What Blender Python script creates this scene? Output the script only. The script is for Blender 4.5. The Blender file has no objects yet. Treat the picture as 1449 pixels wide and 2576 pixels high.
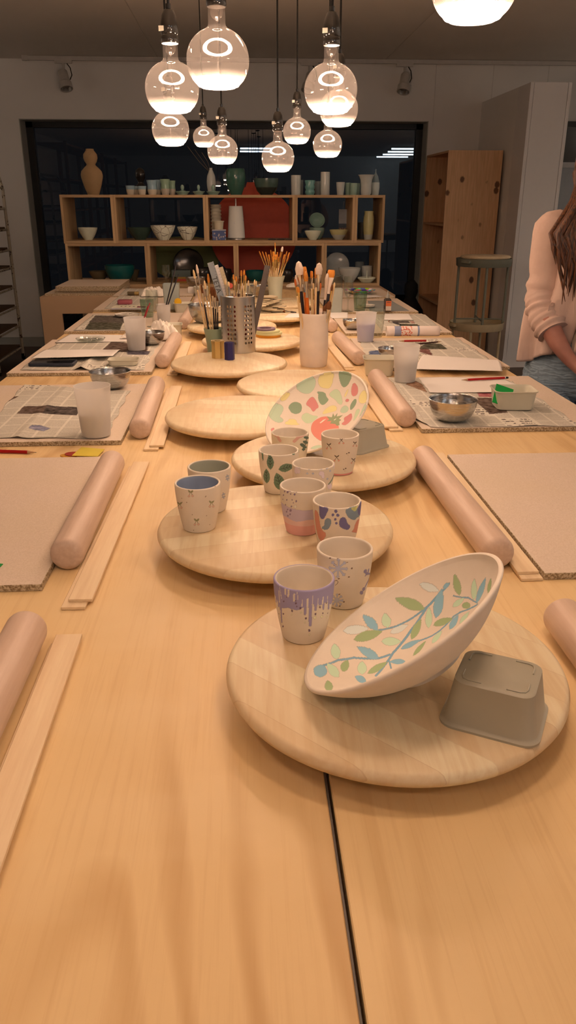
import bpy, math, random
import numpy as np
from mathutils import Vector, Matrix
random.seed(7); RNG = np.random.RandomState(5)
scene = bpy.context.scene
COL = scene.collection
PI = math.pi
# ---------------------------------------------------------------- camera
FPX, PITCH, YAW, ROLL = 1955.4, math.radians(21.74), math.radians(3.237), math.radians(0.036)
HC = 1.44                      # eye height, worktop at 0.90
PW, PH = 1449.0, 2576.0
TT = 0.90                      # worktop surface
BULB, TUBE, PANEL, EXPO = 75.0, 10.0, 5.5, 1.30
BT = 0.911                     # top of the particle boards
DT = 0.945                     # top of the turntables
_f = Vector((math.sin(YAW)*math.cos(PITCH), math.cos(YAW)*math.cos(PITCH), -math.sin(PITCH)))
_r = Vector((math.cos(YAW), -math.sin(YAW), 0)); _u = _r.cross(_f)
CR = math.cos(ROLL)*_r + math.sin(ROLL)*_u; CU = -math.sin(ROLL)*_r + math.cos(ROLL)*_u; CF = _f
EYE = Vector((0, 0, HC))
cam_d = bpy.data.cameras.new('camera'); cam = bpy.data.objects.new('camera', cam_d); COL.objects.link(cam)
cam_d.sensor_fit = 'VERTICAL'; cam_d.sensor_height = 36; cam_d.lens = FPX*36/PH; cam_d.clip_start = .02
cam.matrix_world = Matrix(((CR.x, CU.x, -CF.x, 0), (CR.y, CU.y, -CF.y, 0), (CR.z, CU.z, -CF.z, HC), (0, 0, 0, 1)))
scene.camera = cam
def ray(px, py): return CF + CR*((px-PW/2)/FPX) - CU*((py-PH/2)/FPX)
def at(px, py, z=TT):                    # survey: photo point -> place on a level surface
    d = ray(px, py); return EYE + d*((z-HC)/d.z)
def atY(px, py, Y):                      # survey: photo point -> place on an upright plane
    d = ray(px, py); return EYE + d*(Y/d.y)
def mpp(p): return (Vector(p)-EYE).dot(CF)/FPX
def stand(px, py, z, w, h):              # front foot point, pixel width and height -> x, y, radius, height
    p = at(px, py, z); s = mpp(p); r = w*s/2
    hh = h*s/math.cos(PITCH)
    return p.x, p.y+r*.8, r, hh
# ---------------------------------------------------------------- objects
def tag(o, label=None, cat=None, group=None, kind=None):
    if label: o['label'] = label
    if cat: o['category'] = cat
    if group: o['group'] = group
    if kind: o['kind'] = kind
    return o
def thing(name, label, cat, loc=(0, 0, 0), rz=0, group=None):
    o = bpy.data.objects.new(name, None); COL.objects.link(o)
    o.location = loc; o.rotation_euler = (0, 0, rz); o.empty_display_size = .02
    return tag(o, label, cat, group)
def copy_tree(o, parent=None):
    c = o.copy(); COL.objects.link(c); c.parent = parent
    for ch in [x for x in o.children]: copy_tree(ch, c)
    return c
class MB:
    def __init__(s): s.v = []; s.f = []; s.m = []; s.M = Matrix.Identity(4)
    def add(s, vs, fs, mi=0, M=None):
        n = len(s.v); M = s.M if M is None else s.M @ M
        s.v += [tuple(M @ Vector(v)) for v in vs]; s.f += [tuple(n+i for i in f) for f in fs]; s.m += [mi]*len(fs); return s
    def box(s, c, d, mi=0, M=None, bev=0):
        x, y, z = c; a, b, h = d[0]/2, d[1]/2, d[2]/2
        if bev > 0:
            b2 = min(bev, a*.9, b*.9, h*.9); rings = []
            for zz, k in ((-h, b2), (-h+b2, 0), (h-b2, 0), (h, b2)):
                rings.append([(x-a+k, y-b+b2, z+zz), (x-a+b2, y-b+k, z+zz), (x+a-b2, y-b+k, z+zz), (x+a-k, y-b+b2, z+zz), (x+a-k, y+b-b2, z+zz), (x+a-b2, y+b-k, z+zz), (x-a+b2, y+b-k, z+zz), (x-a+k, y+b-b2, z+zz)])
            return s.loft(rings, True, True, mi, M)
        vs = [(x+i*a, y+j*b, z+k*h) for k in (-1, 1) for j in (-1, 1) for i in (-1, 1)]
        return s.add(vs, [(0, 2, 3, 1), (4, 5, 7, 6), (0, 1, 5, 4), (2, 6, 7, 3), (0, 4, 6, 2), (1, 3, 7, 5)], mi, M)
    def loft(s, rings, c0=False, c1=False, mi=0, M=None, closed=True):
        n = len(rings[0]); vs = [v for r in rings for v in r]; fs = []
        for i in range(len(rings)-1):
            for j in range(n if closed else n-1):
                k = (j+1) % n; fs.append((i*n+j, i*n+k, (i+1)*n+k, (i+1)*n+j))
        if c0: fs.append(tuple(range(n))[::-1])
        if c1: fs.append(tuple((len(rings)-1)*n+j for j in range(n)))
        return s.add(vs, fs, mi, M)
    def lathe(s, prof, seg=32, mi=0, M=None):
        rings = []; c0 = prof[0][0] < 1e-6; c1 = prof[-1][0] < 1e-6
        pr = prof[(1 if c0 else 0):(-1 if c1 else None)]
        for r, z in pr: rings.append([(r*math.cos(2*PI*j/seg), r*math.sin(2*PI*j/seg), z) for j in range(seg)])
        n = len(s.v); s.loft(rings, False, False, mi, M)
        k = len(rings)
        if c0:
            q = len(s.v); s.v.append(tuple((s.M if M is None else s.M @ M) @ Vector((0, 0, prof[0][1]))))
            for j in range(seg): s.f.append((q, n+(j+1) % seg, n+j)); s.m.append(mi)
        if c1:
            q = len(s.v); s.v.append(tuple((s.M if M is None else s.M @ M) @ Vector((0, 0, prof[-1][1]))))
            b = n+(k-1)*seg
            for j in range(seg): s.f.append((q, b+j, b+(j+1) % seg)); s.m.append(mi)
        return s
    def tube(s, pts, rad, seg=8, mi=0, M=None, flat=1.0):
        P = [Vector(p) for p in pts]; R_ = rad if isinstance(rad, (list, tuple)) else [rad]*len(P); rings = []
        up = Vector((0, 0, 1)); prev = None
        for i, p in enumerate(P):
            t = (P[min(i+1, len(P)-1)]-P[max(i-1, 0)]).normalized()
            if prev is None:
                a = Vector((1, 0, 0)) if abs(t.x) < .9 else Vector((0, 1, 0)); u = t.cross(a).normalized()
            else:
                u = (prev-t*prev.dot(t)).normalized()
            prev = u; w = t.cross(u)
            rings.append([tuple(p+u*(R_[i]*math.cos(2*PI*j/seg))+w*(R_[i]*flat*math.sin(2*PI*j/seg))) for j in range(seg)])
        return s.loft(rings, True, True, mi, M)
    def prism(s, poly, z0, z1, mi=0, M=None):
        return s.loft([[(x, y, z0) for x, y in poly], [(x, y, z1) for x, y in poly]], True, True, mi, M)
    def build(s, name, mats, parent=None, smooth=40, loc=None):
        me = bpy.data.meshes.new(name); me.from_pydata(s.v, [], s.f)
        if not isinstance(mats, (list, tuple)): mats = [mats]
        for m in mats: me.materials.append(m)
        if len(mats) > 1: me.polygons.foreach_set('material_index', s.m)
        if smooth:
            me.polygons.foreach_set('use_smooth', [True]*len(me.polygons)); me.set_sharp_from_angle(angle=math.radians(smooth))
        me.update()
        o = bpy.data.objects.new(name, me); COL.objects.link(o)
        if parent: o.parent = parent
        if loc is not None: o.location = loc
        return o
def T(x, y, z): return Matrix.Translation((x, y, z))
def RX(a): return Matrix.Rotation(a, 4, 'X')
def RY(a): return Matrix.Rotation(a, 4, 'Y')
def RZ(a): return Matrix.Rotation(a, 4, 'Z')
def rrect(hx, hy, r, n=6, z=0, cx=0, cy=0):
    o = []
    for (sx, sy, a0) in ((1, 1, 0), (-1, 1, PI/2), (-1, -1, PI), (1, -1, 1.5*PI)):
        for k in range(n+1):
            a = a0+PI/2*k/n; o.append((cx+sx*(hx-r)+r*math.cos(a), cy+sy*(hy-r)+r*math.sin(a), z))
    return o
# ---------------------------------------------------------------- materials
def lin(c): return c/12.92 if c <= .04045 else ((c+.055)/1.055)**2.4
LIGHT = (1.0, .635, .44)
def cupc(r, g, b): return tuple(min(.86, lin(c/255)*k) for c, k in zip((r, g, b), (1.80, 2.55, 3.5)))
def bowlc(r, g, b, k=1): return tuple(min(.86, lin(c/255)*k_) for c, k_ in zip((r, g, b), (1.12, 1.71, 2.76)))
def srgb(r, g, b): return (lin(r/255), lin(g/255), lin(b/255))
def obs(r, g, b, k=1.15):               # colour seen under the warm lamps -> the surface's own colour
    return tuple(min(.9, lin(c/255)/l*k) for c, l in zip((r, g, b), LIGHT))
class NB:
    def __init__(s, name):
        s.mat = bpy.data.materials.new(name); s.mat.use_nodes = True; s.nt = s.mat.node_tree; s.N = s.nt.nodes; s.L = s.nt.links
        s.bsdf = s.N.get('Principled BSDF'); s.out = s.N.get('Material Output')
    def link(s, a, b): s.L.new(a, b)
    def put(s, sock, v):
        if isinstance(v, bpy.types.NodeSocket): s.link(v, sock)
        elif isinstance(v, (tuple, list)) and len(v) == 3 and sock.type == 'RGBA': sock.default_value = (*v, 1)
        else: sock.default_value = v
    def coord(s, kind='Object', scale=(1, 1, 1), rot=(0, 0, 0)):
        t = s.N.new('ShaderNodeTexCoord'); m = s.N.new('ShaderNodeMapping'); s.link(t.outputs[kind], m.inputs[0])
        m.inputs['Scale'].default_value = scale; m.inputs['Rotation'].default_value = rot; return m.outputs[0]
    def noise(s, vec, scale, detail=3, rough=.5, dist=0):
        n = s.N.new('ShaderNodeTexNoise'); s.link(vec, n.inputs['Vector']); n.inputs['Scale'].default_value = scale
        n.inputs['Detail'].default_value = detail; n.inputs['Roughness'].default_value = rough; n.inputs['Distortion'].default_value = dist
        return n.outputs['Fac']
    def vor(s, vec, scale, out='Distance'):
        n = s.N.new('ShaderNodeTexVoronoi'); s.link(vec, n.inputs['Vector']); n.inputs['Scale'].default_value = scale; return n.outputs[out]
    def white(s, val):
        n = s.N.new('ShaderNodeTexWhiteNoise'); n.noise_dimensions = '1D'; s.put(n.inputs['W'], val); return n.outputs['Value']
    def math(s, op, a, b=0.0, c=None):
        n = s.N.new('ShaderNodeMath'); n.operation = op; s.put(n.inputs[0], a); s.put(n.inputs[1], b)
        if c is not None: s.put(n.inputs[2], c)
        return n.outputs[0]
    def mr(s, v, a, b, c=0., d=1.):
        n = s.N.new('ShaderNodeMapRange'); s.put(n.inputs[0], v); n.inputs[1].default_value = a; n.inputs[2].default_value = b
        n.inputs[3].default_value = c; n.inputs[4].default_value = d; return n.outputs[0]
    def mix(s, f, a, b, mode='MIX'):
        n = s.N.new('ShaderNodeMix'); n.data_type = 'RGBA'; n.blend_type = mode; s.put(n.inputs[0], f); s.put(n.inputs[6], a); s.put(n.inputs[7], b); return n.outputs[2]
    def sep(s, v):
        n = s.N.new('ShaderNodeSeparateXYZ'); s.link(v, n.inputs[0]); return n.outputs
    def attr(s, name='paint'):
        n = s.N.new('ShaderNodeAttribute'); n.attribute_name = name; return n.outputs['Color'], n.outputs['Alpha']
    def bump(s, h, strength=.2, dist=.001):
        n = s.N.new('ShaderNodeBump'); n.inputs['Strength'].default_value = strength; n.inputs['Distance'].default_value = dist
        s.link(h, n.inputs['Height']); s.link(n.outputs[0], s.bsdf.inputs['Normal'])
    def fin(s, col=None, rough=.5, metal=0., spec=.5, coat=0):
        if col is not None: s.put(s.bsdf.inputs['Base Color'], col)
        s.put(s.bsdf.inputs['Roughness'], rough); s.put(s.bsdf.inputs['Metallic'], metal)
        s.bsdf.inputs['Specular IOR Level'].default_value = spec
        if coat: s.bsdf.inputs['Coat Weight'].default_value = coat
        return s.mat
def dk(c, k): return tuple(x*k for x in c)
_cache = {}
def simple(name, col, rough=.5, metal=0., spec=.5, var=.12, scale=25, bump=0, coat=0):
    if name in _cache: return _cache[name]
    b = NB(name); v = b.coord(); n = b.noise(v, scale, 3)
    c = b.mix(n, dk(col, 1-var), tuple(min(1, x*(1+var)) for x in col))
    if bump: b.bump(n, bump, .002)
    _cache[name] = b.fin(c, rough, metal, spec, coat); return _cache[name]
def wood(name, c1, c2, sc=1., axis='Y', rough=.45, rings=True, bump=.05):
    b = NB(name)
    st = {'X': (.05, 1, 1), 'Y': (1, .05, 1), 'Z': (1, 1, .05)}[axis]
    v = b.coord(scale=tuple(q*sc for q in st))
    g = b.noise(v, 110, 4, .6); h = b.noise(v, 9, 3, .5, .6)
    f = b.math('ADD', b.math('MULTIPLY', g, .45), b.math('MULTIPLY', h, .55))
    f = b.mr(f, .33, .67)
    if rings:
        w = b.math('SINE', b.math('MULTIPLY', h, 60)); f = b.math('ADD', f, b.math('MULTIPLY', w, .10))
    c = b.mix(f, c2, c1)
    b.bump(g, bump, .0006)
    return b.fin(c, rough, 0, .4)
def painted(name, col, rough=.75, var=.05, spec=.2, extra=None):
    b = NB(name); v = b.coord(); n = b.noise(v, 60, 3)
    c = b.mix(n, dk(col, 1-var), tuple(min(1, x*(1+var)) for x in col))
    a, al = b.attr(); c = b.mix(al, c, a)
    b.bump(b.noise(v, 400, 2), .08, .0005)
    return b.fin(c, rough, 0, spec)

M = {}
# birch plywood worktop
b = NB('birch_plywood'); v = b.coord(scale=(1, .16, 1)); fine = b.coord(scale=(1, .03, 1))
big = b.noise(v, 3.2, 3, .5, .5); lines = b.math('SINE', b.math('MULTIPLY', big, 70)); lines = b.mr(lines, -.2, 1, 0, 1)
fade = b.mr(b.noise(b.coord(scale=(1, .4, 1)), 2.5, 2), .42, .62)
g = b.noise(fine, 160, 3, .6)
pale_tone = b.noise(b.coord(scale=(.6, 1.4, 1)), 7, 2)
c = b.mix(b.mr(b.noise(v, 1.3, 2), .3, .7), obs(218, 156, 98), obs(208, 144, 88))
c = b.mix(b.math('MULTIPLY', b.math('MULTIPLY', lines, fade), .85), c, obs(186, 122, 68))
c = b.mix(b.mr(g, .5, .75, 0, .22), c, obs(180, 112, 60))
c = b.mix(b.mr(pale_tone, .5, .7, 0, .14), c, obs(236, 172, 120))  # paler patches mixed in at random
sp = b.vor(b.coord(scale=(1, .6, 1)), 6); spots = b.math('LESS_THAN', sp, .012); c = b.mix(b.math('MULTIPLY', spots, .8), c, srgb(70, 40, 20))
b.bump(g, .05, .0005); M['birch'] = b.fin(c, b.mr(g, .3, .7, .38, .52), 0, .4)
M['ply_edge'] = simple('plywood_edge', obs(120, 78, 45), .7, var=.3, scale=90)
M['seam'] = simple('grey_seam_strip', srgb(96, 90, 84), .6)
def disc_wood(name, seed, ang):
    b = NB(name); v = b.coord(rot=(0, 0, ang)); s_ = b.sep(v)
    k = b.math('FLOOR', b.math('ADD', b.math('MULTIPLY', s_[0], 1/.046), seed*3.7+.4)); w = b.white(k)
    # butt joints along a stave
    vs = b.coord(scale=(1, .07, 1), rot=(0, 0, ang)); g = b.noise(vs, 120, 4, .6); h = b.noise(vs, 12, 3, .5, .8)
    r = b.math('SINE', b.math('MULTIPLY', b.math('ADD', h, w), 46))
    c = b.mix(w, obs(236, 182, 130, 1.0), obs(222, 162, 110, 1.0))
    c = b.mix(b.mr(g, .42, .72, 0, .45), c, obs(200, 140, 88))
    c = b.mix(b.mr(r, .3, 1, 0, .22), c, obs(190, 128, 78))
    fr = b.math('FRACT', b.math('ADD', b.math('MULTIPLY', s_[0], 1/.046), seed*3.7+.4))
    j = b.math('LESS_THAN', fr, .022); c = b.mix(b.math('MULTIPLY', j, .18), c, obs(160, 100, 60))
    b.bump(g, .05, .0005)
    return b.fin(c, .42, 0, .4)
M['beech'] = wood('beech', obs(212, 156, 120, 1.1), obs(186, 130, 96, 1.1), 1.0, 'Y', .5, bump=.08)
M['slat'] = wood('plywood_slat', obs(228, 172, 122), obs(206, 146, 98), 1.0, 'Y', .55)
b = NB('particle_board'); v = b.coord(); n1 = b.noise(v, 420, 4, .7); n2 = b.vor(v, 300); n3 = b.noise(v, 5, 3)
c = b.mix(b.mr(n1, .3, .7), obs(190, 142, 108, 1.15), obs(210, 160, 126, 1.15)); c = b.mix(b.mr(n3, .4, .7, 0, .25), c, obs(190, 144, 100, 1.2))
c = b.mix(b.mr(n2, .0, .16, .35, 0), c, obs(120, 82, 52)); b.bump(n1, .15, .001); M['particle'] = b.fin(c, .85, 0, .15)
b = NB('particle_board_edge'); v = b.coord(); n1 = b.vor(v, 260); n2 = b.noise(v, 260, 3)
c = b.mix(b.mr(n2, .4, .6), obs(136, 96, 62), obs(190, 144, 104)); c = b.mix(b.mr(n1, 0, .3, .7, 0), c, obs(84, 56, 34)); b.bump(n2, .6, .003); M['particle_edge'] = b.fin(c, .9, 0, .1)
M['bisque'] = simple('bisque', obs(205, 172, 136), .8, spec=.2, var=.04, scale=60)
M['tray'] = simple('sage_plastic', (.60, .58, .47), .42, var=.04)
M['tray_d'] = simple('olive_plastic', (.43, .41, .32), .42, var=.05)
M['steel'] = simple('brushed_steel', (.55, .54, .52), .28, 1., var=.1, scale=8)
b = NB('turned_steel'); v = b.coord(scale=(1, 1, 40)); n = b.noise(v, 14, 2); M['steel_bowl'] = b.fin(b.mix(n, (.40, .39, .38), (.62, .60, .57)), b.mr(n, .3, .7, .16, .32), 1.)
M['brass'] = simple('gold_tin', (.62, .47, .2), .3, 1., var=.1)
M['white_paper'] = simple('white_paper', (.80, .77, .74), .85, spec=.1, var=.03, scale=8)
M['black'] = simple('black_plastic', (.012, .011, .01), .25, var=.2)
M['navy'] = simple('navy_wax', srgb(28, 26, 92), .45)
M['green'] = simple('green_sponge_sheet', srgb(0, 150, 62), .7)
M['red_paint'] = simple('red_lacquer', srgb(170, 22, 22), .3)
M['shelf'] = wood('pine_shelf', obs(160, 112, 72, 1.6), obs(120, 80, 48, 1.6), 1.0, 'X', .6)
M['shelf_v'] = wood('pine_shelf_upright', obs(160, 112, 72, 1.6), obs(120, 80, 48, 1.6), 1.0, 'Z', .6)
# knotty pine for the bookcase
b = NB('knotty_pine'); v = b.coord(scale=(1, 1, .07)); g = b.noise(v, 60, 4, .6); kv = b.coord(scale=(1, .02, .75)); kd = b.vor(kv, 7)
c = b.mix(b.mr(g, .35, .65), (.80, .50, .28), (.66, .39, .21))
kn = b.mr(b.math('ADD', kd, b.math('MULTIPLY', b.noise(b.coord(), 60, 2), .06)), .16, .22, 1, 0); c = b.mix(b.math('MULTIPLY', kn, .85), c, srgb(78, 38, 18))
M['pine'] = b.fin(c, .55, 0, .3)
M['platform'] = simple('cream_board', (.52, .36, .22), .7, var=.05, scale=4)
def glassy(name, tint=(1, 1, 1), lo=.04, hi=.6, rough=0.0, body=0, bodycol=(.8, .8, .8), zramp=None):
    b = NB(name); b.N.remove(b.bsdf)
    t = b.N.new('ShaderNodeBsdfTransparent'); t.inputs[0].default_value = (*tint, 1)
    g = b.N.new('ShaderNodeBsdfGlossy'); g.inputs['Roughness'].default_value = rough
    lw = b.N.new('ShaderNodeLayerWeight'); lw.inputs[0].default_value = .5
    n = b.noise(b.coord(), 4, 1)
    f = b.math('ADD', b.math('MULTIPLY', b.math('POWER', lw.outputs['Facing'], 4.), hi), b.math('ADD', lo, b.math('MULTIPLY', n, lo*.2)))
    m = b.N.new('ShaderNodeMixShader'); b.link(f, m.inputs[0]); b.link(t.outputs[0], m.inputs[1]); b.link(g.outputs[0], m.inputs[2])
    res = m.outputs[0]
    if body:
        d = b.N.new('ShaderNodeBsdfTranslucent'); d.inputs[0].default_value = (*bodycol, 1)
        d2 = b.N.new('ShaderNodeBsdfDiffuse'); d2.inputs[0].default_value = (*bodycol, 1)
        md = b.N.new('ShaderNodeMixShader'); md.inputs[0].default_value = .5; b.link(d.outputs[0], md.inputs[1]); b.link(d2.outputs[0], md.inputs[2])
        m2 = b.N.new('ShaderNodeMixShader'); m2.inputs[0].default_value = body
        if zramp: b.link(b.mr(b.sep(b.coord())[2], *zramp), m2.inputs[0])
        b.link(res, m2.inputs[1]); b.link(md.outputs[0], m2.inputs[2]); res = m2.outputs[0]
    b.link(res, b.out.inputs[0]); return b.mat
M['glass'] = glassy('drinking_glass', (.93, .95, .93), .06, .7)
M['glass_green'] = glassy('greenish_glass', (.78, .86, .80), .07, .7)
M['bulb_glass'] = glassy('bulb_glass', (.97, .95, .93), .025, .35, body=.03, bodycol=(1, .92, .86), zramp=(-.022, -.046, .02, .26))
M['pane'] = glassy('window_glass', (.75, .78, .78), .05, .6)
M['frost'] = glassy('frosted_plastic', (.9, .9, .9), .05, .2, .35, body=.56, bodycol=(.97, .96, .94))
M['frost_low'] = glassy('frosted_plastic_with_water', (.9, .9, .9), .05, .2, .35, body=.55, bodycol=(.80, .82, .82))
M['water'] = glassy('cloudy_water', (.9, .9, .9), .06, .3, .1, body=.65, bodycol=(.60, .57, .52))
M['purple_water'] = glassy('purple_water', (.7, .68, .9), .06, .3, .1, body=.8, bodycol=(.50, .48, .85))
def emit(name, col, s):
    b = NB(name); b.N.remove(b.bsdf); e = b.N.new('ShaderNodeEmission'); e.inputs[0].default_value = (*col, 1)
    n = b.noise(b.coord(), 30, 1); b.link(b.mr(n, 0, 1, s*.95, s*1.05), e.inputs[1]); b.link(e.outputs[0], b.out.inputs[0]); return b.mat
# ================================================================ SETTING
YW = 8.55; CZ = 2.70
M['wall'] = simple('grey_white_paint', (.80, .78, .75), .85, spec=.1, var=.04, scale=3)
M['reveal'] = simple('grey_reveal', (.42, .43, .40), .8, var=.04)
M['ceil'] = simple('ceiling_paint', (.82, .77, .70), .9, spec=.1, var=.05, scale=2)
M['floor'] = simple('brown_floor', (.10, .065, .045), .55, var=.25, scale=4)
M['frame'] = simple('black_frame', (.02, .02, .02), .5)
M['white_metal'] = simple('white_enamel', (.52, .49, .45), .4)
M['cupboard'] = simple('white_laminate', (.74, .72, .71), .6, var=.02)
def struct(name, mb, m, smooth=0):
    return tag(mb.build(name, m, smooth=smooth), kind='structure')
X0, X1, YN = -4.0, 5.6, -7.6
struct('floor', MB().box(((X0+X1)/2, (YN+10)/2, -.05), (X1-X0+.6, 10-YN+.6, .1)), M['floor'])
struct('ceiling', MB().box(((X0+X1)/2, (YN+YW)/2, CZ+.05), (X1-X0+.4, YW-YN+.6, .1)), M['ceil'])
cs = MB()
for x in (-2.9, -.75, 1.4, 3.5): cs.box((x, (YN+YW)/2, CZ-.001), (.006, YW-YN, .004))
struct('trim_1', cs, simple('ceiling_seam', (.6, .56, .5), .9))
WX0, WX1, WZ = -2.135, 1.885, 2.19
wb = MB(); d = .28; yc = YW+d/2
wb.box(((X0+WX0)/2, yc, CZ/2), (WX0-X0, d, CZ)); wb.box(((X1+WX1)/2, yc, CZ/2), (X1-WX1, d, CZ)); wb.box(((WX0+WX1)/2, yc, (CZ+WZ)/2), (WX1-WX0, d, CZ-WZ))
struct('wall_back', wb, M['wall'])
struct('wall_left', MB().box((X0-.1, (YN+YW)/2, CZ/2), (.2, YW-YN, CZ)), M['wall'])
struct('wall_right', MB().box((X1+.1, (YN+YW)/2, CZ/2), (.2, YW-YN, CZ)), M['wall'])
struct('wall_front', MB().box(((X0+X1)/2, YN-.1, CZ/2), (X1-X0+.4, .2, CZ)), M['wall'])
# lining of the window opening, black frame, pane
lin_ = MB(); lin_.box((WX0+.004, YW+.11, WZ/2), (.008, .23, WZ)); lin_.box((WX1-.004, YW+.11, WZ/2), (.008, .23, WZ)); lin_.box(((WX0+WX1)/2, YW+.11, WZ-.004), (WX1-WX0, .23, .008))
struct('trim_2', lin_, M['reveal'])
w = thing('window_1', None, None, ((WX0+WX1)/2, YW+.24, 0)); w['kind'] = 'structure'
fr = MB(); wdt = WX1-WX0; t = .075
fr.box((-wdt/2+t/2, 0, WZ/2), (t, .07, WZ)); fr.box((wdt/2-t/2, 0, WZ/2), (t, .07, WZ)); fr.box((0, 0, WZ-.03), (wdt, .07, .06)); fr.box((0, 0, .03), (wdt, .07, .06))
tag(fr.build('window_frame', M['frame'], w), kind='structure')
tag(MB().box((0, .01, WZ/2), (wdt-.1, .006, WZ-.08)).build('window_pane', M['pane'], w), kind='structure')
# second dark window at the far right
w2 = thing('window_2', None, None, (3.9, YW-.004, 0)); w2['kind'] = 'structure'
f2 = MB(); f2.box((0, 0, 2.17), (1.5, .03, .05)); f2.box((-.75, 0, 1.97), (.05, .03, .4)); f2.box((.75, 0, 1.97), (.05, .03, .4)); f2.box((0, 0, 1.79), (1.5, .03, .04))
tag(f2.build('window_frame', M['frame'], w2), kind='structure')
tag(MB().box((0, .002, 1.98), (1.5, .01, .4)).build('window_pane', simple('night_glass', (.02, .022, .025), .08), w2), kind='structure')
# night ground outside
struct('trim_3', MB().box((0, 11.2, -.05), (12, 4.6, .06)), simple('night_paving', (.02, .02, .02), .9))
# baseboard & wall seams
sm = MB()
for x in (1.93, 2.5, 3.05): sm.box((x, YW-.0015, 2.42), (.006, .003, .55))
struct('trim_4', sm, simple('wall_seam', (.66, .64, .61), .9))
struct('baseboard_back', MB().box(((X0+WX0)/2, YW-.008, .05), (WX0-X0, .016, .1)).box(((X1+WX1)/2, YW-.008, .05), (X1-WX1, .016, .1)), M['reveal'])
# partition side, end face is the white cupboard
PX = 2.41; PY0 = 7.15; PZ = 2.36
struct('wall_partition', MB().box((PX+.15, (PY0+.3+YW)/2, PZ/2), (.30, YW-PY0-.3, PZ)), M['wall'])
cb = thing('tall_cupboard', 'tall white cupboard closing the end of the partition, right of the pine bookcase', 'cupboard', (PX+.175, PY0+.15, 0))
MB().box((0, .0, PZ/2), (.35, .298, PZ)).build('body', M['cupboard'], cb, 0)
MB().box((-.160, -.152, PZ/2+.04), (.028, .008, PZ-.08)).build('side_panel', M['cupboard'], cb, 0)
MB().box((.0, -.151, PZ/2+.04), (.284, .006, PZ-.08)).build('door', M['cupboard'], cb, 0)
MB().box((.160, -.152, PZ/2+.04), (.028, .008, PZ-.08)).build('side_panel', M['cupboard'], cb, 0)
# ---- lighting rail and spots
rail = thing('lighting_rail', 'long white lighting rail under the ceiling along the window wall', 'rail', (.75, 8.38, CZ))
MB().box((0, 0, -.02), (5.5, .035, .034)).build('rail_body', M['white_metal'], rail, 0)
MB().box((-2.72, 0, -.02), (.06, .04, .04)).build('end_cap', M['white_metal'], rail, 0)
def spot(px, py, label, tilt):
    p = atY(px, py, 8.38)
    s = thing('track_spotlight', label, 'spotlight', (p.x, 8.38, CZ-.037))
    MB().box((0, 0, -.012), (.16, .03, .024)).build('adapter', M['white_metal'], s, 0)
    MB().tube([(0, 0, -.02), (0, 0, -.06), (.0, -.01, -.10)], .012, 8).build('bracket', M['white_metal'], s)
    MB().tube([(.03, 0, -.02), (.06, 0, -.06), (.07, -.0, -.12), (.05, -.01, -.16)], .005, 6).build('cable', M['black'], s)
    R = T(0, -.02, -.16) @ RX(math.radians(-20)) @ RY(math.radians(tilt))
    MB().lathe([(0, .085), (.035, .085), (.045, .07), (.048, -.02), (.058, -.03), (.062, -.09), (.054, -.09), (.05, -.05), (0, -.045)], 24, 0, R).build('housing', M['white_metal'], s)
    MB().lathe([(0, -.052), (.045, -.056), (.052, -.084)], 24, 0, R).build('reflector', M['steel'], s)
spot(162, 190, 'white track spotlight above the left end of the big window', -12)
spot(778, 200, 'white track spotlight half hidden behind the large right-hand globe lamp', 14)
spot(1017, 200, 'white track spotlight above the right end of the big window', 10)
# ---- cool tube lights far behind the viewer (seen as reflections)
M['tube'] = emit('cool_tube', (.72, .86, 1.0), TUBE)
for i, (x, y, ln, lab) in enumerate([(4.05, -3.0, .75, 'nearest of the four'), (4.2, -4.2, .8, 'second of the four'), (4.3, -5.4, .85, 'third of the four'), (4.35, -6.6, .9, 'farthest of the four'), (.4, -3.1, .78, 'nearer of the pair'), (.4, -4.3, .8, 'farther of the pair')]):
    grp = 'right side' if x > 2 else 'middle'
    o = thing('fluorescent_light', 'cool fluorescent ceiling tube reflected in the window, %s on the %s' % (lab, grp), 'light', (x, y, CZ-.002), group='fluorescent tubes at the back of the studio')
    MB().box((0, 0, -.02), (ln+.06, .09, .04)).build('housing', M['white_metal'], o, 0)
    MB().tube([(-ln/2, 0, -.058), (ln/2, 0, -.058)], .018, 10).build('tube', M['tube'], o)
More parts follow.
